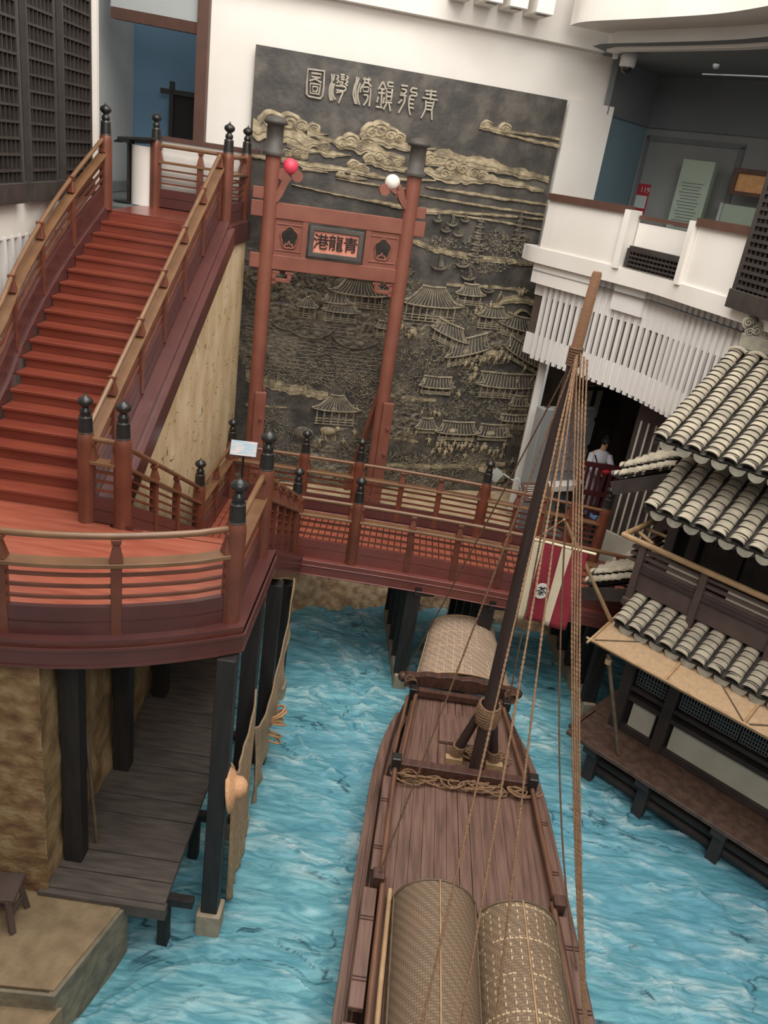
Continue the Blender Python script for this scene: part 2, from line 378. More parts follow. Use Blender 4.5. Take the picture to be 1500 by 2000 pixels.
wo = bpy.data.objects.new('water', me); COL.objects.link(wo)
tag(wo, 'sculpted and painted turquoise waves filling the harbour basin', 'water', kind='structure')
# ---- earth bank, pale ground
b = MB()
def bankf(u, v):
    x = lerp(-3.2, 4.6, u); n = fbm(np.array(x*1.7), np.array(v*4+3.), 5)-.5; n2 = fbm(np.array(x*5.), np.array(v*9.), 8)-.5
    sh = 13.75 + 1.0*max(0., min(1, (x+1.4)/2.0)) + .35*n*2
    if x > 1.6: sh = 14.6-.15*(x-1.6)
    y = sh + v*2.3; z = -.12 + (ZG+.1)*min(1., v**.85*1.03) + float(n2)*.3*(1-v)*(v > .02)
    return Vector((x, y, z))
b.grid(bankf, 90, 22)
struct('ground_bank', b, M['bank'])
b = MB()
b.grid(lambda u, v: Vector((lerp(-3.3, 4.8, u), lerp(15.85, 19.5, v), ZG-.02+.02*math.sin(u*40)*math.sin(v*31))), 40, 20)
struct('floor_ground', b, M['sand'])
b = MB(); b.box((6.6, 17, ZG-.06), (6.4, 8, .1)); struct('floor_lower', b, M['carpet'])
# ---- end wall
b = MB()
xs = np.linspace(-4.45, 3.2, 24)
def strip(b, xs, z0, z1, d, th=.25):
    vs = []
    for x in xs:
        for z in (z0, z1):
            vs.append(wp(x, z, d))
    for x in xs:
        for z in (z0, z1): vs.append(wp(x, z, d-th))
    n = len(xs); fs = []
    for i in range(n-1):
        fs.append((2*i, 2*i+2, 2*i+3, 2*i+1)); j = 2*n
        fs.append((j+2*i, j+2*i+1, j+2*i+3, j+2*i+2)); fs.append((2*i+1, 2*i+3, j+2*i+3, j+2*i+1)); fs.append((2*i, j+2*i, j+2*i+2, 2*i+2))
    e = 2*n-2; j = 2*n
    fs += [(0, 1, j+1, j), (e, j+e, j+e+1, e+1)]
    b.add(vs, fs)
strip(b, xs, ZG-.2, 13.5, -.1)
struct('wall_back', b, M['white'])
zc = wpix(1000, 67).y
b = MB(); strip(b, np.linspace(-4.6, 3.3, 24), zc, 13.5, .12); struct('trim_1', b, M['white'])
b = MB(); strip(b, np.linspace(2.42, 3.35, 5), 7.2, wpix(1190, 208).y, .05); struct('trim_2', b, M['white'])
# ---- upper floor, balcony on the right (one curve for slab edge, parapet, fins and upper ring)
PC = [(2.05, 17.1), (2.25, 16.5), (3.1, 15.4), (3.9, 14.25), (4.35, 13.1), (4.72, 12.1), (4.98, 11.1), (5.2, 9.6), (5.3, 8.0), (5.3, 6.0)]
pc = cr([(a, c, 0) for a, c in PC], 8)
def off(path, d, z):
    out = []
    for i, p in enumerate(path):
        t = path[min(i+1, len(path)-1)]-path[max(i-1, 0)]; t.normalize(); out.append(Vector((p.x-t.y*d, p.y+t.x*d, z)))   # + = away from the atrium
    return out
R4 = lambda s0, s1, u0, u1: [(s0, u0), (s1, u0), (s1, u1), (s0, u1)]
b = MB(); b.sweep(off(pc, 0, 0), [(-.22, 7.04), (.06, 7.04), (.06, 7.32), (-.22, 7.32)]); struct('trim_3', b, M['white'])   # slab edge band
b = MB(); sl = [p for p in pc if p.y < 16.6]; n = len(sl)
vs = [(p.x, p.y, 7.1) for p in sl]+[(p.x+4.5, p.y+3.2, 7.1) for p in sl]
b.add(vs, [(i, i+1, n+i+1, n+i) for i in range(n-1)])
b.add([(v[0], v[1], 6.9) for v in vs], [(i, i+1, n+i+1, n+i) for i in range(n-1)])
struct('floor_upper', b, M['carpet'])
def curve_at(y):
    for i in range(len(pc)-1):
        if pc[i].y >= y >= pc[i+1].y:
            t = (pc[i].y-y)/(pc[i].y-pc[i+1].y+1e-9); return pc[i].lerp(pc[i+1], t), (pc[i+1]-pc[i]).normalized()
    return pc[-1].copy(), Vector((0, -1, 0))
def seg(y0, y1): return [curve_at(y)[0] for y in np.linspace(y0, y1, 9)]
# parapet bays: projecting white panel, recessed bay, projecting panel
par = [(16.5, 15.0, 0, 'tall'), (14.85, 13.6, .16, 'low'), (13.5, 7.0, 0, 'tall')]
b = MB()
for y0, y1, d, k in par:
    b.sweep(off(seg(y0, y1), d, 0), R4(-.12, .02, 7.3, 8.2 if k == 'tall' else 8.08))
for y in (14.93, 13.56):
    p, t = curve_at(y); a = math.atan2(t.y, t.x); b.box((p.x+.04, p.y+.02, 7.78), (.13, .3, .97), a)
struct('wall_right', b, M['white'])
b = MB()
for y0, y1, d, k in par: b.sweep(off(seg(y0, y1), d, 0), R4(-.2, .08, 8.2, 8.32) if k == 'tall' else R4(-.12, .05, 8.14, 8.2))
struct('trim_4', b, M['brown'])
# fins below the slab edge
b = MB()
b.sweep(off(seg(16.6, 8.0), .2, 0), R4(-.1, .015, 6.42, 7.04)); b.sweep(off(seg(16.6, 8.0), .2, 0), R4(-.1, .015, 5.24, 5.66))
y = 16.45; L = 0.; last = None; acc = 0.
for i in range(900):
    y -= .011; p, t = curve_at(y)
    if last is not None: acc += (p-last).length
    last = p
    if y < 8.6: break
    if acc > .15:
        acc = 0; a = math.atan2(t.y, t.x); q = p+Vector((-t.y, t.x, 0))*.17; b.box((q.x, q.y, 6.12), (.075, .06, 1.86), a)
b.sweep(off(seg(14.95, 14.35), .1, 0), R4(-.1, .03, 6.58, 7.04))
struct('wall_right_fins', b, M['whitefin'])
b = MB(); b.sweep(off(seg(16.6, 8.0), .24, 0), R4(-.01, .02, 5.6, 6.5)); struct('window_1', b, M['dkgap'])
b = MB(); b.sweep(off(seg(16.62, 15.4), .06, 0), R4(-.2, .04, 6.66, 7.04)); struct('trim_5', b, M['white'])
# upper ring slab and its soffits
b = MB(); b.sweep(off(pc, 0, 0), R4(-.9, .02, 11.15, 13.5)); b.sweep(off(pc, .9, 0), R4(-.1, .1, 10.85, 11.3)); struct('ceiling_ring', b, M['white'])
b = MB(); sl2 = off([p for p in pc], .5, 10.9); n = len(sl2)
b.add(sl2+[Vector((p.x+7, p.y+9, 10.9)) for p in sl2], [(i, i+1, n+i+1, n+i) for i in range(n-1)]); b.box((6.2, 20.2, 10.97), (6.6, 5.4, .12))
struct('ceiling', b, M['greyd'])
# corridor behind the balcony
def wallseg(name, p0, p1, z0, z1, mat, th=.12):
    b = MB(); d = Vector((p1[0]-p0[0], p1[1]-p0[1], 0)); a = math.atan2(d.y, d.x); c = ((p0[0]+p1[0])/2, (p0[1]+p1[1])/2, (z0+z1)/2)
    b.box(c, (d.length, th, z1-z0), a); return struct(name, b, mat)
wallseg('wall_far', (3.2, 18.3), (4.5, 20.1), 7.1, 9.9, M['bluew'])
wallseg('wall_corridor', (4.5, 20.1), (9.6, 15.3), 7.1, 9.9, M['greyw'])
wallseg('wall_corridor_top', (4.5, 19.98), (9.6, 15.18), 9.9, 11, M['greyd'])
wallseg('wall_far_top', (3.2, 18.2), (4.5, 20.0), 9.9, 11, M['greyd'])
cd = Vector((5.1, -4.8, 0)).normalized(); cn = Vector((-cd.y, cd.x, 0))*-1
def cpt(t, z, d=.08): return Vector((4.5, 20.1, z)) + cd*t + cn*d*(1 if cn.y < 0 else -1)
ca = math.atan2(cd.y, cd.x)
def cwall(x, y, o=0.):   # pixel on the corridor wall -> (t, z)
    d = ray(x, y); nrm = Vector((-cd.y, cd.x, 0)); t = (Vector((4.5, 20.1, 0))-nrm*o-CO).dot(nrm)/d.dot(nrm); p = CO+d*t
    return (p-Vector((4.5, 20.1, 0))).dot(cd), p.z
# recessed panel frame on the corridor wall
b = MB()
for t0, t1, z0, z1 in ((.15, .22, 7.1, 9.75), (2.3, 2.42, 7.1, 9.7), (.15, 2.42, 9.65, 9.75), (3.2, 3.3, 7.1, 9.7), (3.3, 6, 9.6, 9.7)):
    p = cpt((t0+t1)/2, (z0+z1)/2, .07); b.box(p, (t1-t0, .06, z1-z0), ca)
struct('trim_6', b, M['greyd'])
# dark space under the balcony
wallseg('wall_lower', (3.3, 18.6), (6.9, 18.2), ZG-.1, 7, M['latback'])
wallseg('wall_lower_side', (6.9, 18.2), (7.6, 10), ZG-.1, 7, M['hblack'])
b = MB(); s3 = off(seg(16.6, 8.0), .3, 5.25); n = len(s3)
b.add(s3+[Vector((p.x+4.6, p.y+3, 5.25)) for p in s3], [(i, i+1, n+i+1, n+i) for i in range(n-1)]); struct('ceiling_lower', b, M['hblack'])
# ---- left side: lattice wall, fascia, fins, opening, room behind
LA, LB = Vector((-5.62, 10.0, 0)), Vector((-5.78, 14.6, 0))
ld = (LB-LA).normalized(); la = math.atan2(ld.y, ld.x)
b = MB(); c = (LA+LB)/2; b.box((c.x-.08, c.y-.6, 7.08), (6.2, .16, .62), la); struct('trim_7', b, M['white'])
b = MB()
for i in range(26):
    p = LA+ld*(-1.2+i*.235); b.box((p.x-.08, p.y, 5.35), (.085, .14, 2.9), la)
p = LA+ld*1.6; b.box((p.x-.2, p.y, 5.35), (6.2, .06, 2.9), la)
struct('wall_left_fins', b, M['whitefin'])
b = MB(); p = LA+ld*1.3; b.box((p.x-.07, p.y, 10.2), (6.6, .06, 6.2), la); struct('wall_left', b, M['white'])
b = MB(); q = at_y(182, 200, 14.55); b.box((q.x, q.y, 9.6), (.11, .16, 6), la); struct('trim_8', b, M['white'])
b = MB(); b.box((-6.6, 16.6, 10), (.1, 4.6, 6.2), .04); struct('wall_room_left', b, M['greypale'])
b = MB(); b.box((-5.2, 19.0, 10), (3.4, .1, 6.2), 0); struct('wall_room_back', b, M['bluedoor'])
b = MB(); b.box((-5.6, 16.9, 7.04), (3.0, 4.6, .1)); struct('floor_room', b, M['carpet'])
p = at_y(395, 130, 16.25)
b = MB(); b.box((p.x+.02, p.y, 10), (.2, .3, 6)); h0 = at_y(222, 25, 16.6); h1 = at_y(395, 58, 16.25)
b.bar(h0+Vector((0, 0, 0)), h1, .2, .18); struct('door_1', b, M['brown'])
b = MB(); b.bar(h0+Vector((0, .0, .7)), h1+Vector((0, 0, .7)), .1, 1.25); struct('wall_door_head', b, M['greypale'])
b = MB(); b.box((-4.95, 18.9, 7.2), (3.0, .06, .2)); b.box((-6.5, 16.8, 7.2), (.06, 4.2, .2)); struct('baseboard_left', b, M['greyd'])
# parapet by the landing
b = MB(); b.box((-4.2, 15.75, 7.66), (1.55, .14, 1.15), .05); struct('wall_landing_parapet', b, M['white'])
b = MB(); b.box((-4.1, 15.75, 8.27), (1.75, .22, .07), .05); struct('trim_9', b, M['brown'])
# ================================================================ STAIRS, PLATFORM, BRIDGE
nst = 19; rise = (ZL-ZP)/nst; y_top = 13.74; tread = .279
def xl(i): return -5.2 - .12*math.sin(pi*min(i/13., 1)) + (.075*(i-11)/4. if i > 11 else 0)
def xr(i): return -3.52
st = thing('staircase', 'long red lacquered staircase climbing to the upper floor beside the plaster wall', 'stairs', (-4.3, 8.5, ZP))
for i in range(1, nst+1):
    z = ZL-rise*i; y1 = y_top-tread*(i-1); y0 = y1-tread
    if i < nst:
        b = MB(); b.box(((xl(i)+xr(i))/2, (y0+y1)/2-.02, z-.02), (xr(i)-xl(i), tread+.06, .045)); b.box(((xl(i)+xr(i))/2, y1-.01, z+rise/2-.02), (xr(i)-xl(i), .03, rise-.04))
    else:
        b = MB(); b.box(((xl(i)+xr(i))/2, y1-.01, z+rise/2-.02), (xr(i)-xl(i), .03, rise-.03))
    b.build('step', M['step'], st, bevel=.006)
b = MB(); b.box((-4.36, 14.6, ZL-.06), (1.75, 1.75, .12)); b.build('top_landing', M['step'], st)
def slope_pt(y, x): return Vector((x, y, ZL-(y_top-y)/tread*rise))
def lpath(dx): return [Vector((xl(i)+dx, y_top-tread*i, ZL-rise*i)) for i in range(0, nst+1)]
b = MB(); b.sweep(lpath(-.1), R4(-.09, .1, -.3, .12)); b.build('stringer', M['fascia'], st, bevel=.008)
rp = [slope_pt(13.9, -3.42)+Vector((0, 0, -.08)), slope_pt(8.55, -3.42)+Vector((0, 0, -.0))]
b = MB(); b.sweep([rp[0], rp[1]], R4(-.16, .12, -.34, .06)); b.sweep([rp[0], rp[1]], R4(-.26, -.1, -.36, -.02)); b.build('stringer', M['fascia'], st, bevel=.008)
b = MB(); b.box((-3.4, 14.65, ZL-.16), (.34, 1.6, .36)); b.box((-4.4, 15.5, ZL-.16), (2.0, .1, .36)); b.build('landing_edge', M['fascia'], st, bevel=.01)
# plaster wall under the stairs
ypz = lambda y: ZL-.3-(y_top-y)/tread*rise
poly = [(8.9, .3), (8.9, ypz(8.9)), (13.8, ypz(13.8)), (15.42, ypz(13.8)), (15.42, ZG-.2), (13.5, .3)]
T = Matrix(((0, 0, 1, 0), (1, 0, 0, 0), (0, 1, 0, 0), (0, 0, 0, 1)))
b = MB(); b.prism(poly, -3.5, -3.29, T); struct('wall_stair', b, M['plaster'])
# ---- platform
arc = [Vector((-1.2-t, 6.69-.655*t+.135*t*t if t < 2.2 else 5.902-.061*(t-2.2)+.06*(t-2.2)**2, ZP)) for t in np.linspace(0, 5.2, 40)]
pf = thing('stair_platform', 'red curved stair platform on black posts over the water', 'platform', (-3.2, 7.4, 3.7))
poly = [(p.x, p.y) for p in arc]+[(-6.4, 9.0), (-3.2, 9.0), (-3.2, 8.42), (-1.2, 8.42)]
b = MB(); b.prism(poly, ZP-.05, ZP); b.build('deck', M['deck'], pf)
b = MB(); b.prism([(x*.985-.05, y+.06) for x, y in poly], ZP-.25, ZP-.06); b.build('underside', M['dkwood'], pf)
edge = [Vector((-1.2, 8.42, ZP))]+arc
def inset(path, d):
    out = []
    for i, p in enumerate(path):
        t0 = (path[i]-path[i-1]).normalized() if i else (path[1]-path[0]).normalized()
        t1 = (path[i+1]-path[i]).normalized() if i < len(path)-1 else t0
        n0 = Vector((t0.y, -t0.x, 0)); n1 = Vector((t1.y, -t1.x, 0)); m_ = (n0+n1); m_ = m_*(1/max(.3, m_.dot(n0)))
        out.append(p+m_*d)
    return out
def band(b, path, d0, d1, z0, z1):
    a = inset(path, d0); c = inset(path, d1); n = len(a); vs = []
    for p, q in zip(a, c): vs += [p+Vector((0, 0, z0)), q+Vector((0, 0, z0)), q+Vector((0, 0, z1)), p+Vector((0, 0, z1))]
    fs = [(i*4+j, i*4+(j+1) % 4, i*4+4+(j+1) % 4, i*4+4+j) for i in range(n-1) for j in range(4)]
    b.add(vs, fs); b.add(vs[:4], [(3, 2, 1, 0)]); b.add(vs[-4:], [(0, 1, 2, 3)])
b = MB(); band(b, edge, 0., .24, -.02, .035); band(b, edge, -.0, .06, -.26, -.02); band(b, edge, -.025, .04, -.075, -.045); band(b, edge, -.015, .04, -.26, -.235)
b.build('fascia', M['fascia'], pf)
# ---- newel posts
def newel_proto(loc, label):
    t = thing('newel_post', label, 'post', loc, group='railing newel posts')
    W = Vector(loc)
    b = MB(); b.lathe(W, [(.098, 0), (.098, 1.02), (.094, 1.07), (.084, 1.11), (.08, 1.12)], 20); b.build('shaft', M['lacq'], t)
    b = MB(); b.lathe(W, [(.083, 1.115), (.082, 1.14), (.074, 1.3), (.073, 1.31), (.05, 1.325), (.06, 1.34), (.064, 1.36), (.058, 1.385), (.038, 1.41), (.034, 1.42), (.06, 1.435), (.083, 1.462), (.088, 1.483), (.076, 1.515), (.03, 1.545), (.012, 1.56), (.006, 1.585)], 20)
    c = b.build('finial', M['black'], t, label='black turned finial')
    for z, r in ((1.125, .084), (1.305, .076)): b = MB(); b.lathe(W+Vector((0, 0, z)), [(r, -.006), (r+.003, 0), (r, .006)], 20); b.build('band', M['ring'], c, label='thin metal band')
    return t
np0 = newel_proto((-1.36, 6.79, ZP), 'tall newel post at the front right corner of the curved platform')
bz = lambda x: ZB - .009*max(0., x+.6)**2
YN, YF = 11.93, 13.85
for x, y, z, lb in ((-1.36, 8.22, ZP, 'tall newel post where the right rail starts down to the bridge'),
                    (-3.5, 8.5, ZP, 'newel post at the foot of the long staircase'),
                    (-3.06, 8.48, ZP, 'newel post just right of the one at the staircase foot'),
                    (-2.97, 11.65, ZB, 'newel post at the lower end of the short flight, against the plaster wall'),
                    (-2.97, YF, ZB, 'newel post in the far left corner of the bridge landing, by the plaster wall edge'),
                    (-1.44, YN, ZB, 'newel post where the short flight meets the near bridge rail'),
                    (-.43, YN, ZB, 'newel post of the near bridge rail, second from its left end'),
                    (-1.6, YF, ZB, 'newel post of the far bridge rail in front of the left gate post'),
                    (-.58, YF, ZB, 'newel post of the far bridge rail in front of the right gate post'),
                    (1.8, YF, bz(1.8), 'newel post of the far bridge rail beside the white column foot'),
                    (3.5, YF, bz(3.5), 'newel post near the right end of the bridge, left of two'),
                    (4.08, YF, bz(4.08), 'newel post at the right end of the bridge by the slatted house wall'),
                    (-5.26, 13.72, ZL, 'newel post at the top left of the long staircase'),
                    (-5.0, 15.4, ZL, 'newel post at the back of the upper landing beside the lectern'),
                    (at_y(446, 300, 14.05).x, 14.05, ZL, 'newel post at the top right of the long staircase'),
                    (-3.37, 15.4, ZL, 'newel post in the back right corner of the upper landing, beside the relief')):
    dup(np0, (x, y, z), lb)
# ---- railings
def resample(path, n):
    path = [Vector(p) for p in path]; L = [0]
    for i in range(1, len(path)): L.append(L[-1]+(path[i]-path[i-1]).length)
    out = []
    for k in range(n+1):
        t = L[-1]*k/n
        for i in range(1, len(path)):
            if t <= L[i]+1e-9: out.append(path[i-1].lerp(path[i], (t-L[i-1])/(L[i]-L[i-1]))); break
    return out
def railing(label, path, fr, group='railings', gap=.1, ends=(True, True), bottom=.02, hr=1.05):
    path = [Vector(p) for p in path]
    d0 = (path[1]-path[0]).normalized(); d1 = (path[-1]-path[-2]).normalized()
    if ends[0]: path[0] = path[0]+d0*.07
    if ends[1]: path[-1] = path[-1]-d1*.07
    mid = path[len(path)//2]
    t = thing('railing', label, 'railing', path[0][:], group=group)
    U = lambda h: [p+Vector((0, 0, h)) for p in path]
    b = MB(); b.tube(U(hr), .033, 10); b.build('handrail', M['lacqtop'], t)
    b = MB(); b.sweep(U(0), R4(-.075, .075, .755, .8)); b.build('board_rail', M['lacqtop'], t, bevel=.006)
    for h in (.655, .54, .425):
        b = MB(); b.sweep(U(0), R4(-.016, .016, h-.015, h+.015)); b.build('slat', M['lacq'], t)
    b = MB(); b.sweep(U(0), R4(-.03, .03, .185, .33)); b.sweep(U(0), R4(-.022, .022, bottom, .2)); b.sweep(U(0), R4(-.032, .032, bottom, .165)); b.build('bottom_panel', M['fascia'] if bottom > .01 else M['beam'], t)
    L = resample(path, 200)
    ys = [(f, True) for f in fr] + ([(0.0, False)] if ends[0] else []) + ([(1.0, False)] if ends[1] else [])
    for f, full in ys:
        i = int(round(f*200)); p = L[i]; q = L[min(i+1, 200)]-L[max(i-1, 0)]; a = math.atan2(q.y, q.x); R = Matrix.Rotation(a, 3, 'Z')
        b = MB(); w = .1 if full else .055
        b.box(p+Vector((0, 0, .4)), (w, .09, .76), R=R)
        vs = []
        for h, hw in ((.8, .062), (.965, .028), (.985, .042), (1.03, .046)):
            for sx_, sy_ in ((-1, -1), (1, -1), (1, 1), (-1, 1)): vs.append(p+R @ Vector((sx_*hw, sy_*hw, h)))
        fs = [(k*4+j, k*4+(j+1) % 4, k*4+4+(j+1) % 4, k*4+4+j) for k in range(3) for j in range(4)]+[(3, 2, 1, 0), (12, 13, 14, 15)]
        b.add(vs, fs); b.build('baluster', M['lacq'], t, bevel=.005)
    return t
ins = inset(edge, .13)
front = [Vector((-1.36, 6.79, ZP))]+ins[4:]
railing('curved front railing of the stair platform', front, [.2, .388, .58, .78], ends=(True, False))
railing('railing on the right edge of the stair platform between two tall newels', [(-1.36, 6.79, ZP), (-1.38, 8.22, ZP)], [])
railing('sloping railing down the right of the short flight to the bridge', [(-1.36, 8.22, ZP-.02), (-1.44, YN, ZB+.02)], [.25, .5, .75])
railing('sloping railing down the left of the short flight, in front of the plaster wall', [(-3.06, 8.48, ZP-.02), (-2.97, 11.65, ZB+.02)], [.33, .64])
railing('short railing between the two newels at the staircase foot', [(-3.5, 8.5, ZP), (-3.06, 8.48, ZP)], [])
railing('railing of the bridge landing along the foot of the plaster wall', [(-2.97, 11.65, ZB), (-2.97, YF, ZB)], [.5])
railing('far railing of the bridge landing behind the blue sign', [(-2.97, YF, ZB), (-1.6, YF, ZB)], [])
railing('short bay of the far bridge railing before the gate opening', [(-1.6, YF, ZB), (-.58, YF, ZB)], [])
railing('long middle bay of the far bridge railing in front of the relief', [(x, YF, bz(x)) for x in np.linspace(-.58, 1.8, 9)], [.34, .66])
railing('right bay of the far bridge railing running behind the mast', [(x, YF, bz(x)) for x in np.linspace(1.8, 3.5, 7)], [.36, .68])
railing('last short bay of the far bridge railing beside the slatted house wall', [(3.5, YF, bz(3.5)), (4.08, YF, bz(4.08))], [])
railing('short left bay of the near bridge railing', [(-1.44, YN, ZB), (-.43, YN, ZB)], [], bottom=0)
railing('long near bridge railing running right behind the flag', [(x, YN, bz(x)) for x in np.linspace(-.43, 4.2, 14)], [.19, .36, .53, .71, .94], bottom=0, ends=(True, False))
railing('curving left railing of the long staircase', [p+Vector((-.08, 0, .1)) for p in lpath(0)][:-1]+[Vector((-5.05, 8.5, ZP+.1))], [.2, .4, .6, .8], hr=1.0)
railing('right railing of the long staircase above the plaster wall', [slope_pt(13.95, -3.46), slope_pt(8.5, -3.5)+Vector((0, 0, .06))], [.17, .34, .51, .68, .86], hr=1.0)
railing('back railing of the upper landing in front of the white parapet', [(-5.0, 15.4, ZL), (-3.37, 15.4, ZL)], [.5])
xt = at_y(446, 300, 14.05).x
railing('short side railing of the upper landing next to the relief', [(xt, 14.05, ZL), (-3.37, 15.4, ZL)], [])
# ---- short flight
fl = thing('short_flight', 'short red flight of steps from the platform down to the bridge', 'stairs', (-2.2, 10, ZB))
n2 = 11; r2 = (ZP-ZB)/n2; t2 = (11.75-8.42)/(n2-1)
for i in range(n2-1):
    b = MB(); z = ZP-r2*(i+1); y = 8.42+t2*i; b.box((-2.2, y+t2/2+.0, z-.02), (1.46, t2+.04, .045)); b.box((-2.2, y, z+r2/2), (1.46, .03, r2)); b.build('step', M['deck'], fl)
for x in (-1.33, -3.02):
    b = MB(); b.sweep([(x, 8.4, ZP), (x, 11.8, ZB+.03)], R4(-.13, .11, -.02, .05)); b.sweep([(x, 8.4, ZP), (x, 11.8, ZB+.03)], R4(-.1, .08, -.36, -.02)); b.sweep([(x, 8.4, ZP), (x, 11.8, ZB+.03)], R4(-.125, .1, -.2, -.16)); b.build('stringer', M['fascia'], fl)
# ---- bridge
br = thing('footbridge', 'red timber footbridge crossing the harbour in front of the relief', 'bridge', (1, 12.9, 1.9))
bx = np.linspace(-3.0, 4.6, 20)
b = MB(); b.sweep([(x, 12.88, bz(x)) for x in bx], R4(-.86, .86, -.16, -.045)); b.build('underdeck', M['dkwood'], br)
x = -2.95; k = 0
b = MB()
while x < 4.5:
    wd_ = .115; b.box((x+wd_/2, 12.88, bz(x)-.02+.003*((k*7) % 3)), (wd_-.014, 1.78, .045)); x += wd_; k += 1
b.build('planks', M['deck'], br, bevel=.004)
for y, s in ((YN-.04, -1), (YF+.04, 1)):
    b = MB(); P = [(x, y, bz(x)) for x in bx[4 if s < 0 else 0:]]
    b.sweep(P, R4(-.1, .1, -.26, .0)); b.sweep(P, R4(-.115, .115, -.1, -.085)); b.sweep(P, R4(-.12, .12, -.27, -.25)); b.build('side_beam', M['beam'], br, bevel=.006)
# piers
def pier(x, n, lb, y0=11.75, y1=14.2, tilt=0):
    t = thing('bridge_pier', lb, 'pier', (x, (y0+y1)/2, 0), group='black bridge piers')
    b = MB(); b.bar((x-.1, y0, .12), (x-.42, y1, .12), .22, .3); b.build('stone_sill', M['foot'], t, bevel=.01)
    for k in range(n):
        f = (k+.3)/(n-.4); y = lerp(y0, y1, f); xx = x-.1-.32*f
        b = MB(); b.bar((xx, y, .25), (xx, y, bz(x)-.2), .19, .24); b.build('post', M['dkwood'], t, bevel=.008)
    b = MB(); b.bar((x+.05, y0+.05, bz(x)-.26), (x-.38, y1-.05, bz(x)-.26), .34, .16); b.build('cap_beam', M['dkwood'], t)
    b = MB(); b.bar((x-.22, y0+.9, bz(x)-.85), (x+.1, y0+.5, bz(x)-.85), .06, .1); b.build('tie_peg', M['foot'], t)
pier(.83, 5, 'black bridge pier on a pale stone sill left of the boat stern')
pier(2.1, 5, 'black bridge pier behind the boat stern and the mast')
pier(4.2, 5, 'black bridge pier at the right beneath the flag')
# ---- posts carrying the platform
def post(name, loc, h, lb, foot=True, w=.19, group='platform posts'):
    t = thing(name, lb, 'post', loc, group=group)
    x, y, z = loc
    b = MB(); b.box((x, y, z+.2+(h-.2)/2 if foot else z+h/2), (w, w, h-.2 if foot else h)); b.build('shaft', M['dkwood'], t, bevel=.008)
    if foot: b = MB(); b.box((x, y, z+.06), (w+.09, w+.09, .4)); b.build('footing', M['foot'], t, bevel=.012)
post('platform_post', (-1.32, 6.62, 0), 3.8, 'black post standing in the water with the straw hat hung on it')
post('platform_post', (-1.32, 7.98, 0), 3.8, 'black water post second from the front with the brown netting')
post('platform_post', (-1.3, 9.42, 0), 3.1, 'black water post third from the front with the rope coil', foot=False)
post('platform_post', (-1.34, 11.05, 0), 2.2, 'black post standing in the water under the foot of the short flight')
for y, lb in ((6.57, 'black post on the dock beside the leaning gaff pole'), (8.05, 'black post on the dock, second from the front along the rock wall'), (9.6, 'black post on the dock, third along the rock wall'), (11.05, 'black post on the dock, farthest along the rock wall')):
    post('dock_post', (-2.88, y, .82), 2.98 if y < 8.3 else (2.1 if y < 10 else 1.35), lb, False, .2, 'dock posts')
# ---- dock
dk = thing('plank_dock', 'grey plank walkway under the stair platform', 'dock', (-2.3, 8.5, .8))
y = 6.12; k = 0
while y < 11.2:
    w = .27+.05*((k*37) % 5)/5.; xr_ = -1.72 if y < 8.4 else -1.72-.18*(y-8.4)
    b = MB(); b.box(((-3.1+xr_)/2, y+w/2, .785+.006*((k*13) % 3)), (xr_+3.1, w-.012, .07)); b.build('plank', M['dock'], dk, bevel=.005)
    y += w; k += 1
b = MB(); b.box((-2.4, 6.11, .71), (1.4, .1, .17)); b.build('front_beam', M['dock'], dk, bevel=.008)
for y in (6.3, 7.55, 9.1):
    b = MB(); b.box((-2.2, y, .68), (1.5, .1, .1)); b.box((-1.78, y+.02, .3), (.12, .12, .7)); b.build('trestle', M['dkwood'], dk)
# ---- rock wall and stone quay
def rockx(y, z): return -3.02+.1*min(1, max(0, (y-6.1)*1.6))*(fbm(np.array(y*1.7), np.array(z*1.3), 4)-.5)*2
rtop = lambda u: 3.85 if lerp(6.1, 13.2, u) < 8.3 else 1.9
b = MB(); b.grid(lambda u, v: Vector((float(rockx(lerp(6.1, 13.2, u), lerp(-.1, rtop(u), v)))+ .05*min(1, u*20)*float(vnoise(np.array(u*60), np.array(v*26), 2)-.5), lerp(6.1, 13.2, u), lerp(-.1, rtop(u), v))), 90, 40)
struct('wall_rock', b, M['rock'])
b = MB(); b.grid(lambda u, v: Vector((lerp(-6.6, -2.99, u)+0*v, 6.1+.03*float(vnoise(np.array(u*50), np.array(v*50), 6)-.5), lerp(.5, 3.9, v))), 60, 40)
struct('wall_brick', b, M['brick'])
b = MB(); b.cur = 0
top = [(-6.5, 6.12), (-2.17, 6.12), (-2.48, 5.07), (-6.5, 4.86)]
b.prism(top, .1, .73); struct('floor_quay', b, M['stone'])
b = MB(); b.prism([(-2.19, 6.15), (-2.13, 6.12), (-2.45, 5.02), (-2.52, 5.05)], -.1, .71); b.prism([(-2.52, 5.05), (-2.45, 5.02), (-6.5, 4.81), (-6.5, 4.85)], -.1, .71); struct('trim_10', b, M['stoneside'])
b = MB(); b.prism([(-6.5, 4.9), (-2.4, 5.06), (-2.7, 4.1), (-6.5, 3.9)], -.1, .5); struct('floor_quay_step', b, M['stone'])
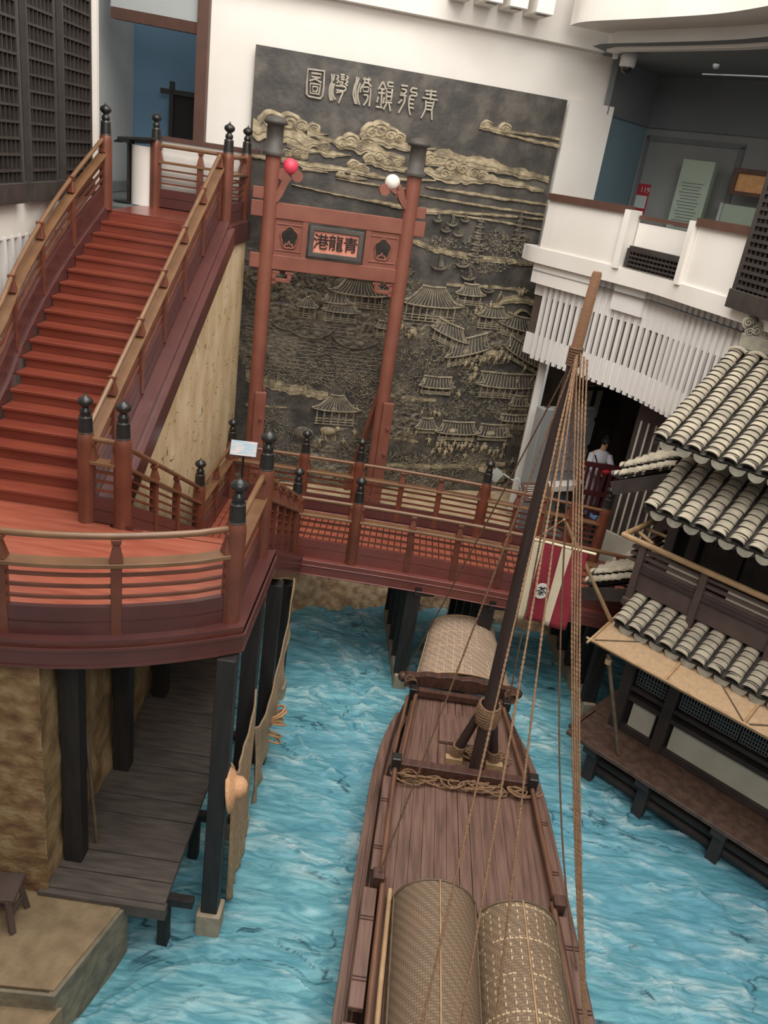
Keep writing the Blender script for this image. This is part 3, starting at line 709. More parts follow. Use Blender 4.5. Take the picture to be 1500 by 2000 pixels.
# ================================================================ GATE
gdir = Vector((1, .23, 0)).normalized(); ga = math.atan2(gdir.y, gdir.x); gn = Vector((gdir.y, -gdir.x, 0))
G0 = at_y(502, 760, 15.2); G0.z = 0
def gplane(x, y):
    d = ray(x, y); t = (G0-CO).dot(gn)/d.dot(gn); p = CO+d*t; return (p-G0).dot(gdir), p.z
def gp(s, z, d=0.): return Vector((G0.x, G0.y, z)) + gdir*s + gn*d
sL = gplane(515, 560)[0]; sR = gplane(774, 600)[0]
gt = thing('archway_gate', 'tall red ceremonial gate with black post caps standing before the relief', 'gate', gp((sL+sR)/2, ZG)[:], ga)
GR = Matrix.Rotation(ga, 3, 'Z')
ztop = gplane(533, 300)[1]; zt2 = gplane(533, 228)[1]
for s in (sL, sR):
    c = gp(s, 0)
    b = MB(); b.lathe(c, [(.135, ZG-.75), (.135, ztop)], 20); p = b.build('post', M['gate'], gt)
    b = MB(); b.lathe(c, [(.19, ztop-.03), (.2, ztop), (.19, ztop+.05), (.15, ztop+.07), (.145, zt2-.12), (.2, zt2-.1), (.21, zt2-.06), (.15, zt2), (.05, zt2+.03)], 20); b.build('cap', M['grey'], p, label='dark grey cylindrical post cap')
    # clamp boards at the foot with pins
    zc_ = gplane(735, 780)[1]
    for d in (-.19, .19):
        b = MB(); b.box(gp(s+.09, (ZG-.75+zc_)/2, d), (.22, .09, zc_-ZG+.75), R=GR); k = b.build('clamp_board', M['gate'], gt, bevel=.01)
    for z in (ZG+.75, ZG+1.35, ZG+1.9):
        b = MB(); b.tube([gp(s+.12, z, -.3), gp(s+.12, z, .3)], .03, 8); b.build('pin', M['gate'], gt)
    # diagonal stay behind
    b = MB(); b.bar(gp(s-.05, zc_+.1, -.1), gp(s-.35, ZG, -1.0) if s == sR else gp(s-.02, ZG, -.9), .12, .12); b.build('stay', M['gate'], gt)
def beam(name, s0, s1, z, h, d=.12, mat='gate'):
    b = MB(); b.box(gp((s0+s1)/2, z, 0), (s1-s0, d, h), R=GR); return b.build(name, M[mat], gt, bevel=.01)
a0, zA = gplane(490, 399); a1, zB = gplane(830, 440)
zU = (gplane(600, 418)[1]+gplane(700, 432)[1])/2
beam('upper_beam', a0, a1, zU, .27)
zLw = (gplane(600, 520)[1]+gplane(700, 530)[1])/2
b0, _ = gplane(487, 505); b1, _ = gplane(797, 533)
beam('lower_beam', b0, b1, zLw, .26)
for xx, yy, s, e in ((490, 373, sL, -.32), (825, 417, sR, .3)):
    z = gplane(xx, yy)[1]; beam('beam_end', min(s, s+e), max(s, s+e), z, .2, .1)
# side panels with cloud cut-outs
def star(c, r):
    out = []
    for k in range(40):
        t = 2*pi*k/40; q = r*(.84+.16*abs(math.cos(2.5*t)))
        out.append((c[0]+q*.82*math.sin(t), c[1]+q*math.cos(t)))
    return out
s1_, _ = gplane(598, 470); s2_, _ = gplane(712, 480)
zt, zb_ = zU-.13, zLw+.13
TG = Matrix.Translation(gp(0, 0)) @ Matrix.Rotation(ga, 4, 'Z') @ Matrix(((1, 0, 0, 0), (0, 0, -1, 0), (0, 1, 0, 0), (0, 0, 0, 1)))
for sa, sb in ((sL+.1, s1_-.02), (s2_+.02, sR-.1)):
    cs = ((sa+sb)/2, (zt+zb_)/2); hole = star(cs, .2)
    b = MB(); n = len(hole); rect = []
    for x, z in hole:
        dx, dz = x-cs[0], z-cs[1]; k = min(((sb-sa)/2)/abs(dx) if abs(dx) > 1e-6 else 9, ((zt-zb_)/2)/abs(dz) if abs(dz) > 1e-6 else 9); rect.append((cs[0]+dx*k, cs[1]+dz*k))
    for c in ((sa, zb_), (sb, zb_), (sb, zt), (sa, zt)):
        i = min(range(n), key=lambda i: (rect[i][0]-c[0])**2+(rect[i][1]-c[1])**2); rect[i] = c
    vs = [TG @ Vector((x, z, d)) for d in (-.03, .03) for x, z in hole+rect]; m2 = 2*n; fs = []
    for i in range(n):
        j = (i+1) % n
        fs += [(i, j, n+j, n+i), (m2+i, m2+n+i, m2+n+j, m2+j), (i, m2+i, m2+j, j)]
    b.add(vs, fs); pn = b.build('side_panel', M['gate'], gt)
    b = MB(); b.tube([TG @ Vector((x, z, .035)) for x, z in hole], .018, 6, closed=True)
    for dz in (zt-.09, zb_+.09):
        b.tube([TG @ Vector((sa+.06, dz, .03)), TG @ Vector((sb-.06, dz, .03))], .015, 6)
    b.tube([TG @ Vector((cs[0]+x, cs[1]-.17+z, .02)) for x, z in ((-.07, .0), (-.06, .06), (-.02, .05), (0, .11), (.02, .05), (.06, .06), (.07, 0))], .022, 6)
    b.build('moulding', M['gate'], pn)
    b = MB(); b.box(gp(s1_-.04 if sa < s1_ else s2_+.04, cs[1], 0), (.1, .1, zt-zb_), R=GR); b.build('mullion', M['gate'], gt)
# name board
cs = ((s1_+s2_)/2, gplane(655, 476)[1]); hw = (s2_-s1_)/2-.04
sg = MB()
for x0, x1, z0, z1 in ((-hw, hw, .19, .27), (-hw, hw, -.27, -.19), (-hw, -hw+.09, -.2, .2), (hw-.09, hw, -.2, .2)):
    sg.box(gp(cs[0]+(x0+x1)/2, cs[1]+(z0+z1)/2, .05), (x1-x0, .09, z1-z0), R=GR)
sgo = sg.build('name_board', M['grey'], gt, bevel=.008, label='dark framed name board reading right to left')
b = MB(); b.box(gp(cs[0], cs[1], .03), (2*hw-.1, .04, .42), R=GR); b.build('board_face', M['gatered'], sgo)
b = MB()
for k, ch in enumerate('港龍青'):
    text_mb(b, ch, TG @ Matrix.Translation((cs[0]+(k-1)*.275, cs[1]-.01, .06)), .29, .014)
b.build('lettering', M['ink'], sgo, label='three dark characters')
# scroll brackets carrying the sun and moon
for s, sg_, px, py, nm, lab in ((sL, 1, 567, 330, 'lampred', 'red sun ball'), (sR, -1, 766, 361, 'lampwhite', 'white moon ball')):
    e, ze = gplane(px, py); z0 = gplane(533 if s == sL else 790, 392 if s == sL else 405)[1]
    dx = e-s
    path = [gp(s+dx*.15, z0, .0), gp(s+dx*.45, z0+.12), gp(s+dx*.75, z0+.34), gp(s+dx*.95, ze-.12)]
    b = MB(); pp = cr(path, 6)
    for i in range(len(pp)-1): b.bar(pp[i], pp[i+1]+(pp[i+1]-pp[i])*.15, .12, .2, up=gn)
    for q in (-.13, .13): b.tube([gp(e+q, ze-.1, -.07), gp(e+q, ze-.1, .07)], .1, 16)
    k = b.build('scroll_bracket', M['gate'], gt)
    b = MB(); b.sphere(gp(e, ze+.04), .14, 18, 12); b.build('ball', M[nm], k, label=lab)
# corner brackets under the lower beam
for s, q in ((sL+.13, 1), (sR-.13, -1)):
    b = MB(); z = zLw-.15
    for x0, x1, z0, z1 in ((0, .34, -.2, -.13), (.28, .36, -.16, -.02), (0, .08, -.24, -.02), (.0, .14, -.06, 0), (.24, .4, -.05, 0)):
        b.box(gp(s+q*(x0+x1)/2, z+(z0+z1)/2, .0), (x1-x0, .1, z1-z0), R=GR)
    b.build('corner_bracket', M['gate'], gt, bevel=.008)
# ================================================================ RELIEF MURAL ON THE END WALL
rl_ = thing('relief_mural', 'huge dark bronze relief of a river town with gilded clouds and six seal characters', 'relief', wp(-.6, ZG)[:])
def q(x, y): return wpix(x, y)
SL = q(500, 85).x; SRu = 2.36; SRl = 3.0; ZT = (q(500, 86).y+q(1112, 197).y)/2
# base panel with fine modelled ground
def relief_h(s, z):
    s = np.asarray(s, float); z = np.asarray(z, float)
    h = .012*(fbm(s*3, z*3, 3)-.5)
    hz = 6.35-.12*s+.35*(fbm(s*.8, z*.3, 12)-.5)
    low = np.clip((hz-z)*1.6, 0, 1)
    det = 1-np.abs(2*fbm(s*7+2*fbm(s*2, z*2, 5), z*9, 21, 4)-1)*2.2
    patch = np.clip((fbm(s*1.1, z*1.3, 33)-.4)*5, 0, 1)
    h = h + low*(.045*np.clip(det, 0, 1)*patch + .02*fbm(s*12, z*12, 41))
    # rows of small waves where the river is
    rv = np.clip(1-np.abs(z-(4.95-.1*(s+3)))/.55, 0, 1)*np.clip((.1-s)*2, 0, 1)
    wv = np.abs(np.sin(z*38+np.sin(s*16+np.floor(z*12.1)*1.7)*1.3))
    h = h*(1-.7*rv)+rv*.022*wv
    return h
NS, NZ = 330, 460
b = MB()
Sg, Zg = np.meshgrid(np.linspace(SL, SRl, NS), np.linspace(ZG-.1, ZT, NZ)); H = relief_h(Sg, Zg)
vs = []; pr = []
for j in range(NZ):
    for i in range(NS):
        s, z = Sg[j, i], Zg[j, i]
        vs.append(wp(s, z, .02+H[j, i])); pr.append(max(0., min(1., H[j, i]*20-.15))*.75)
keep = lambda i, j: Sg[j, i] < SRu or Zg[j, i] < 7.0
fs = [(j*NS+i, j*NS+i+1, (j+1)*NS+i+1, (j+1)*NS+i) for j in range(NZ-1) for i in range(NS-1) if keep(i, j)]
b.v = vs; b.f = fs; b.mi = [0]*len(fs); b.sm = [True]*len(fs); b.at = pr
b.build('panel', M['bronze'], rl_, attr='prot')
def RB(): return MB()
def P(x, y, d=.03): v = q(x, y); return wp(v.x, v.y, d)
# ---- six seal characters, read from the photograph's top line
def crop(pts, ox=580, oy=120, k=5.): return [P(ox+x/k, oy+y/k, .05) for x, y in pts]
G = {
 '圖': [([(108, 75), (265, 98), (258, 260), (248, 335), (225, 366), (115, 345), (90, 320), (95, 200)], 1), ([(140, 115), (235, 128), (225, 165), (140, 150)], 1), ([(205, 165), (120, 192)], 0), ([(170, 172), (235, 212)], 0), ([(130, 215), (225, 230), (212, 325), (125, 310)], 1), ([(152, 245), (200, 252), (192, 300), (150, 292)], 1)],
 '灣': [([(335, 122), (338, 200), (318, 250), (312, 330), (325, 385)], 0), ([(352, 215), (332, 262), (330, 340), (345, 385)], 0), ([(362, 125), (352, 190)], 0), ([(364, 220), (345, 285), (352, 345), (372, 375)], 0), ([(385, 135), (402, 158), (385, 178), (405, 195), (385, 215)], 0), ([(425, 132), (462, 137)], 0), ([(425, 155), (460, 159)], 0), ([(425, 178), (460, 182)], 0), ([(418, 202), (445, 206), (440, 232), (415, 227)], 1), ([(480, 145), (496, 165), (475, 185), (492, 202), (470, 225), (490, 240)], 0), ([(375, 240), (466, 252), (460, 292), (380, 282)], 0), ([(380, 308), (442, 300), (428, 345), (402, 410)], 0)],
 '港': [([(580, 150), (575, 200), (558, 245), (545, 330), (565, 415)], 0), ([(602, 160), (588, 212), (570, 262), (568, 350), (580, 420)], 0), ([(614, 215), (592, 285), (590, 362), (606, 425)], 0), ([(640, 175), (716, 186)], 0), ([(658, 155), (655, 212)], 0), ([(698, 160), (692, 216)], 0), ([(645, 207), (700, 216)], 0), ([(655, 216), (622, 260), (612, 305)], 0), ([(692, 217), (722, 252)], 0), ([(640, 250), (700, 256), (690, 300), (640, 294)], 1), ([(715, 262), (712, 340), (700, 440)], 0), ([(645, 330), (685, 336), (680, 382), (645, 432)], 0)],
 '鎮': [([(835, 200), (790, 275)], 0), ([(835, 200), (862, 272)], 0), ([(808, 270), (850, 277)], 0), ([(790, 310), (852, 316)], 0), ([(826, 275), (815, 442)], 0), ([(790, 345), (775, 402)], 0), ([(848, 350), (835, 412)], 0), ([(765, 445), (830, 455)], 0), ([(885, 205), (936, 215)], 0), ([(887, 205), (884, 242), (936, 250)], 0), ([(875, 265), (927, 271), (916, 390), (864, 381)], 1), ([(872, 302), (922, 309)], 0), ([(868, 342), (918, 349)], 0), ([(852, 400), (922, 407)], 0), ([(872, 406), (840, 472)], 0), ([(892, 407), (905, 487)], 0)],
 '龍': [([(1012, 237), (1078, 246)], 0), ([(1018, 270), (1062, 285), (1040, 320), (1005, 308)], 0), ([(1000, 330), (1062, 341)], 0), ([(1046, 342), (1040, 402), (985, 505)], 0), ([(1022, 375), (985, 412)], 0), ([(1116, 262), (1168, 272)], 0), ([(1117, 262), (1106, 300), (1160, 312), (1154, 342), (1106, 336), (1086, 402), (1090, 480), (1100, 525)], 0), ([(1098, 372), (1135, 378)], 0), ([(1092, 412), (1132, 421)], 0), ([(1090, 450), (1132, 461)], 0)],
 '青': [([(1245, 290), (1355, 300)], 0), ([(1250, 322), (1352, 337)], 0), ([(1215, 355), (1365, 381)], 0), ([(1307, 275), (1295, 382)], 0), ([(1252, 380), (1246, 470), (1205, 555)], 0), ([(1332, 392), (1310, 480), (1310, 572)], 0), ([(1252, 402), (1318, 410)], 0), ([(1250, 432), (1314, 440)], 0), ([(1246, 468), (1312, 478)], 0)]}
for ch, strokes in G.items():
    b = MB()
    for pts, cl in strokes:
        c = crop(pts)
        if cl: b.tube(c, .021, 6, closed=True)
        else: b.tube(cr(c, 4) if len(c) > 2 else c, .02, 6)
    b.build('seal_character', M['glyph'], rl_)
# ---- clouds: gilded bands and curled puffs (page positions on the panel)
def ribbon(b, pts, ws, d=.05):
    pts = [q(*p) for p in pts]; c = cr([(p.x, p.y, 0) for p in pts], 14); n = len(c); vs = []; fs = []
    wl = np.interp(np.linspace(0, 1, n), np.linspace(0, 1, len(ws)), ws)
    for i, p in enumerate(c):
        w = wl[i]*.0105*.72; ju = w*(.9*float(fbm(np.array(p.x*7), np.array(p.y*3.+4), 9, 2))-.35); jd = w*(.9*float(fbm(np.array(p.x*8+5), np.array(p.y*3.), 19, 2))-.35)
        lo_, hi_ = p.y-w/2-jd, p.y+w/2+ju
        for k, (o, dd) in enumerate(((0, .0), (.03, .75), (.3, .7), (.34, .95), (.62, .9), (.66, .7), (.97, .8), (1, 0))): vs.append(wp(p.x, lerp(lo_, hi_, o), .02+d*dd))
    for i in range(n-1):
        for k in range(7): fs.append((i*8+k, (i+1)*8+k, (i+1)*8+k+1, i*8+k+1))
    b.add(vs, fs)
def puff(b, x, y, r, d=.05, turns=1.6):
    c = q(x, y); R = r*.0098; d *= .8
    n = 22; rim = []
    for k in range(n):
        t = 2*pi*k/n; rr = R*(1+.13*abs(math.sin(t*2.5))); rim.append((c.x+rr*math.cos(t), c.y+rr*.82*math.sin(t)))
    vs = [wp(x_, z_, .015) for x_, z_ in rim]+[wp(lerp(c.x, x_, .94), lerp(c.y, z_, .94), .02+d*.9) for x_, z_ in rim]+[wp(c.x, c.y, .02+d)]
    fs = [(k, (k+1) % n, n+(k+1) % n, n+k) for k in range(n)]+[(n+k, n+(k+1) % n, 2*n) for k in range(n)]
    b.add(vs, fs, True)
    sp = []
    for k in range(26):
        t = k/25.*turns*2*pi; rr = R*.78*(1-k/29.); sp.append(wp(c.x+rr*math.cos(t+.6), c.y+rr*.82*math.sin(t+.6), .025+d))
    b.tube(sp, max(.007, R*.07), 5)
clouds = [
 ([([(494, 245), (560, 262), (610, 280), (655, 275)], [44, 50, 26, 4]), ([(560, 282), (600, 292), (640, 300)], [20, 14, 3]), ([(600, 258), (620, 262), (642, 262)], [14, 10, 2])], [(530, 238, 24), (565, 240, 22), (588, 246, 13), (612, 252, 13)]),
 ([([(600, 262), (640, 272), (660, 280), (720, 292), (790, 312)], [10, 12, 20, 26, 14]), ([(622, 295), (650, 302), (685, 303)], [16, 14, 3])], [(632, 288, 13), (668, 280, 14), (684, 276, 18), (705, 285, 12), (715, 283, 10)]),
 ([([(705, 268), (750, 278), (800, 288), (850, 290)], [22, 24, 16, 6]), ([(770, 284), (800, 292), (830, 293)], [12, 8, 3])], [(726, 258, 20), (742, 256, 22), (762, 264, 18), (778, 270, 14), (716, 266, 13)]),
 ([([(712, 312), (750, 324), (800, 333), (860, 335)], [18, 20, 14, 6])], [(722, 310, 13), (740, 306, 15), (756, 316, 13), (776, 320, 12)]),
 ([([(492, 303), (545, 312), (600, 322), (690, 334), (760, 348), (850, 352)], [12, 14, 16, 13, 10, 4]), ([(590, 327), (640, 337)], [12, 3])], [(560, 300, 10), (580, 298, 13), (592, 304, 10), (690, 322, 12), (705, 328, 10), (712, 332, 9)]),
 ([([(655, 340), (690, 346), (716, 350)], [12, 10, 3])], [(665, 341, 8), (690, 346, 8)]),
 ([([(815, 300), (880, 306), (960, 325), (1070, 350)], [14, 26, 26, 20]), ([(820, 330), (880, 345), (960, 352), (1060, 372)], [12, 30, 22, 10]), ([(830, 318), (900, 322), (1000, 340)], [12, 16, 8])], [(838, 310, 16), (880, 322, 22), (902, 330, 18), (925, 338, 16), (868, 338, 18), (940, 345, 14)]),
 ([([(935, 245), (975, 255), (1030, 262), (1092, 272)], [12, 14, 8, 6]), ([(985, 262), (1040, 275), (1090, 285)], [6, 10, 9])], [(950, 245, 12), (985, 252, 14)]),
 ([([(655, 348), (740, 362), (810, 370)], [3, 5, 4]), ([(570, 360), (660, 380), (700, 388)], [3, 5, 4])], []),
 ([([(830, 365), (930, 380), (1066, 400)], [4, 8, 7]), ([(800, 378), (900, 395), (1060, 420)], [3, 6, 7])], []),
 ([([(700, 388), (760, 398), (830, 412), (900, 414), (1060, 428)], [4, 12, 14, 8, 6])], []),
 ([([(880, 418), (960, 430), (1055, 448)], [5, 6, 4])], [])]
for bands, puffs in clouds:
    b = MB()
    for pts, ws in bands: ribbon(b, pts, ws)
    for x, y, r in puffs: puff(b, x, y, r)
    b.build('gilded_cloud', M['gold'], rl_)
# ---- pale strips of land
for pts, ws in (([(790, 465), (860, 490), (950, 505), (1040, 515)], [10, 16, 16, 12]), ([(480, 735), (560, 755), (640, 772)], [34, 36, 26]), ([(745, 765), (800, 778), (850, 782)], [10, 14, 8]),
                ([(742, 852), (790, 856), (815, 862)], [12, 14, 10]), ([(735, 905), (850, 910), (985, 905)], [12, 16, 14]), ([(900, 905), (985, 925)], [18, 26]), ([(480, 790), (560, 795)], [8, 5]), ([(870, 555), (960, 560), (1030, 568)], [7, 9, 8])):
    b = MB(); ribbon(b, pts, ws, .035); b.build('land_strip', M['gold'], rl_)
# ---- buildings
def pav(x, y, w, h, hip=.55, wall=.45, slope=.0, mat='bronzemid'):
    # eave centre at pixel (x, y); w, h metres: width and roof height
    c = q(x, y); s0, z0 = c.x, c.y
    def L(a, e, d): return wp(s0+a, z0+e+slope*a, d)
    b = MB(); hw = w/2; tw = hw*hip
    n = max(6, int(w/.075)); vs = []; fs = []
    up = lambda a: .05*w*abs(a/hw)**3
    for k in range(n+1):
        t = 2*k/n-1; vs += [L(t*hw*1.04, up(t*hw), .11), L(t*tw, h, .06)]
    fs = [(2*k, 2*k+2, 2*k+3, 2*k+1) for k in range(n)]
    b.add(vs, fs); b.cur = 1
    for k in range(n+1):
        t = 2*k/n-1; b.tube([L(t*hw*1.04, up(t*hw), .115), L(t*(hw*.5+tw*.5), h*.45, .085), L(t*tw, h, .065)], .013, 5)
    b.tube([L(-tw*1.06, h+.03, .07), L(0, h+.01, .07), L(tw*1.06, h+.03, .07)], .026, 6)
    for e in (-1, 1): b.tube([L(e*hw*1.1, .09*w*.6, .12), L(e*hw*.75, .3*h, .1), L(e*tw, h, .07)], .022, 6)
    b.tube([L(hw*1.06*t, up(t*hw)-.01, .11) for t in np.linspace(-1, 1, 9)], .02, 5)
    wo_ = b.build('pavilion_roof', [M['bronze'], M['ribs']], rl_)
    if wall:
        b = MB(); m_ = max(3, int(w/.16))
        b.add([L(-hw*.82, -wall, .03), L(hw*.82, -wall, .03), L(hw*.82, 0, .05), L(-hw*.82, 0, .05)], [(0, 1, 2, 3)]); b.cur = 1
        for k in range(m_+1):
            a = hw*.82*(2*k/m_-1); b.bar(L(a, -wall, .06), L(a, 0, .08), .03, .03, up=wn(s0))
        for e in (-wall, -wall*.62, -wall*.8): b.bar(L(-hw*.9, e, .07), L(hw*.9, e, .07), .02, .025, up=wn(s0))
        b.build('pavilion_wall', [M['bronze'], M['ribs']], rl_)
for a in [(700, 575, 1.15, .3, .5, .25), (655, 590, .55, .2, .6, .1), (665, 608, .75, .16, .7, .2), (840, 597, 1.25, .38, .38, .32), (599, 598, .42, .18, .2, .22), (655, 800, .95, .32, .3, .32), (915, 575, .6, .2, .5, .2),
          (875, 655, .8, .25, .7, .2, -.35), (910, 690, .9, .35, .8, .2, .3), (960, 618, .7, .2, .55, .25), (1005, 640, .8, .25, .6, .2, -.2), (1020, 700, 1.0, .3, .8, .15, -.45), (985, 755, 1.35, .3, .9, .25), (850, 755, .75, .22, .8, .15),
          (890, 845, .95, .26, .75, .15), (960, 850, .8, .26, .8, .1), (830, 835, .5, .22, .5, .1), (1000, 820, .7, .12, .9, .2), (755, 640, .5, .12, .8, .2), (1010, 790, .5, .2, .6, .1)]:
    pav(*a)
# pagodas
for x, y, n, k in ((924, 478, 7, 1.), (1006, 445, 6, .8)):
    b = MB(); c = q(x, y+30)
    for i in range(n):
        w = (.16-.012*i)*k; z = c.y+i*.115*k
        b.box(wp(c.x, z+.04*k, .04), (w, .06, .07*k)); vs = [wp(c.x-w*.95, z+.075*k, .07), wp(c.x+w*.95, z+.075*k, .07), wp(c.x+w*.5, z+.115*k, .05), wp(c.x-w*.5, z+.115*k, .05)]
        b.add(vs, [(0, 1, 2, 3)]); b.tube([wp(c.x-w*1.05, z+.09*k, .075), wp(c.x, z+.072*k, .08), wp(c.x+w*1.05, z+.09*k, .075)], .014, 5)
    b.tube([wp(c.x, c.y+n*.115*k, .05), wp(c.x, c.y+n*.115*k+.2, .05)], [.02, .004], 5)
    b.build('pagoda', M['bronzemid'], rl_)
# arched bridge on the right
b = MB(); ribbon(b, [(920, 622), (990, 585), (1040, 590), (1070, 625)], [14, 20, 20, 12], .06); ribbon(b, [(990, 625), (1020, 605), (1050, 632)], [6, 8, 6], .08); b.build('arched_bridge', M['gold'], rl_)
# ---- boats
def rboat(x, y, L, mast=0., flip=1, mat='bronzemid'):
    c = q(x, y); b = MB(); n = 12; vs = []
    for k in range(n+1):
        t = 2*k/n-1; e = .16*L*abs(t)**2.4*(1.3 if t*flip > 0 else .9); w = .11*L*(1-abs(t)**3)
        vs += [wp(c.x+t*L/2, c.y+e-w, .03), wp(c.x+t*L/2, c.y+e-w*.3, .1), wp(c.x+t*L/2, c.y+e+.015, .07)]
    fs = [(k*3+j, k*3+3+j, k*3+4+j, k*3+1+j) for k in range(n) for j in (0, 1)]
    b.add(vs, fs, True); b.tube(vs[2::3], .014, 5); b.tube(vs[1::3], .01, 5)
    if L > .5:
        for t in (-.15, .12): b.sphere(wp(c.x+t*L, c.y+.05*L, .06), .09*L, 10, 6, (1.2, .5, .8))
    if mast:
        b.tube([wp(c.x, c.y, .06), wp(c.x, c.y+mast, .06)], .012, 5)
        if L < .5: b.add([wp(c.x+.01, c.y+.04, .07), wp(c.x+mast*.4, c.y+.06, .06), wp(c.x+.02, c.y+mast*.95, .07)], [(0, 1, 2)])
    b.build('relief_boat', M[mat], rl_)
for a in [(605, 655, 1.0, .7), (690, 675, 1.0, .6, -1), (560, 640, .6, .4), (880, 440, .22, .22), (868, 452, .2, .2), (892, 460, .2, .2), (852, 432, .18, .18), (905, 432, .18, .18), (900, 520, .3, .2), (855, 525, .32, .3), (920, 572, .35, .3), (950, 570, .25, .25), (912, 545, .3, .25)]: rboat(*a)
# ---- trees
def tree(x, y, h, seed, leafy=True):
    R = random.Random(seed); c = q(x, y); b = MB(); tips = []
    def br_(s, z, a, L, r, dep):
        e = (s+L*math.cos(a), z+L*math.sin(a)); b.tube([wp(s, z, .05), wp((s+e[0])/2+R.uniform(-.03, .03)*L*4, (z+e[1])/2, .06), wp(e[0], e[1], .05)], [r, r*.8, r*.55], 5)
        if dep == 0: tips.append(e); return
        for k in range(3): br_(e[0], e[1], a+R.uniform(-.9, .9), L*R.uniform(.55, .8), r*.62, dep-1)
    br_(c.x, c.y, pi/2+R.uniform(-.4, .4), h*.4, h*.03, 3)
    b.build('relief_tree', M['bronzemid'], rl_)
    if leafy:
        b = MB()
        for s, z in tips:
            for k in range(4):
                a = R.uniform(0, 6.28); rr = R.uniform(0, h*.11); b.sphere(wp(s+rr*math.cos(a), z+rr*math.sin(a), .05), h*R.uniform(.03, .05), 6, 4, (1.3, .6, .8))
        b.build('relief_foliage', M['bronzemid'], rl_)
for k, a in enumerate([(655, 585, .5), (790, 570, .5), (560, 590, .6), (735, 640, .6), (830, 720, .75, ), (655, 740, .8), (525, 745, .6), (600, 760, .6), (715, 790, .6), (790, 610, .5), (950, 745, .6), (905, 800, .5), (780, 900, .7), (840, 905, .6), (690, 900, .5), (520, 820, .5), (1000, 870, .4), (600, 560, .4), (960, 480, .35), (1010, 490, .35)]):
    tree(a[0], a[1], a[2], k, k not in (12, 13, 10))
# ---- small people along the streets
def fig(b, x, y, h, R):
    c = q(x, y); s, z = c.x, c.y; ln = R.uniform(-.15, .15)*h
    b.tube([wp(s-.1*h, z, .05), wp(s-.02*h, z+.42*h, .07)], [.05*h, .09*h], 6); b.tube([wp(s+.12*h, z+.02*h, .05), wp(s+.03*h, z+.42*h, .07)], [.05*h, .09*h], 6)
    b.tube([wp(s, z+.36*h, .07), wp(s+ln*.5, z+.6*h, .085), wp(s+ln, z+.8*h, .07)], [.14*h, .15*h, .08*h], 8)
    b.sphere(wp(s+ln*1.1, z+.93*h, .075), .1*h, 8, 6)
    for e in (-1, 1): b.tube([wp(s+ln+e*.1*h, z+.76*h, .08), wp(s+ln+e*.24*h, z+.58*h, .1), wp(s+ln+e*R.uniform(.1, .34)*h, z+R.uniform(.4, .75)*h, .1)], [.055*h, .05*h, .035*h], 5)
R = random.Random(5)
spots = [(622, 862), (668, 862), (690, 845), (820, 805), (855, 810), (793, 842), (808, 845), (838, 808), (845, 805), (915, 740), (922, 735), (897, 705), (905, 712), (912, 705), (918, 712), (925, 722), (925, 700), (935, 705), (942, 702), (950, 700), (960, 695), (965, 702), (972, 695), (975, 690), (980, 702), (990, 700), (945, 690), (955, 690), (1005, 745), (1020, 720), (840, 882), (835, 860), (850, 868), (858, 862), (866, 866), (874, 870), (882, 866), (890, 870), (898, 872), (905, 868), (912, 872), (920, 878), (928, 872), (936, 876), (944, 872), (952, 880), (960, 884), (968, 880), (975, 890), (905, 890), (980, 870), (855, 880), (865, 884), (878, 880), (782, 640), (800, 650), (808, 655), (803, 648), (795, 660), (970, 580), (1010, 575), (1015, 575), (935, 605), (953, 598), (925, 610), (985, 845), (995, 900), (880, 760), (893, 770), (905, 690), (695, 800), (686, 802), (650, 800)]
for x, y in spots:
    b = MB(); fig(b, x, y+8, R.uniform(.2, .27), R); b.build('relief_figure', M['gold'], rl_)
# ox cart and umbrellas
b = MB(); c = q(640, 840); b.sphere(wp(c.x, c.y, .06), .13, 10, 6, (1.5, .5, .8)); b.sphere(wp(c.x+.2, c.y+.06, .06), .07, 8, 6)
for e in (-.12, -.06, .1, .15): b.tube([wp(c.x+e, c.y-.05, .06), wp(c.x+e+.03, c.y-.22, .05)], .02, 5)
b.build('relief_ox', M['gold'], rl_)
b = MB(); c = q(592, 845); b.sphere(wp(c.x, c.y, .05), .2, 12, 6, (1.2, .4, .8)); 
for k in range(10): b.tube([wp(c.x-.2+.04*k, c.y+.12, .1), wp(c.x-.24+.05*k, c.y-.16, .1)], .012, 4)
b.build('relief_cart', M['bronzemid'], rl_)
for x, y in ((882, 840), (955, 845), (958, 690)):
    b = MB(); c = q(x, y); b.add([wp(c.x+.2*math.cos(t), c.y+.1*math.sin(t), .07) for t in np.linspace(0, 2*pi, 14)[:-1]]+[wp(c.x, c.y, .13)], [(k, (k+1) % 13, 13) for k in range(13)]); b.build('relief_parasol', M['gold'], rl_)

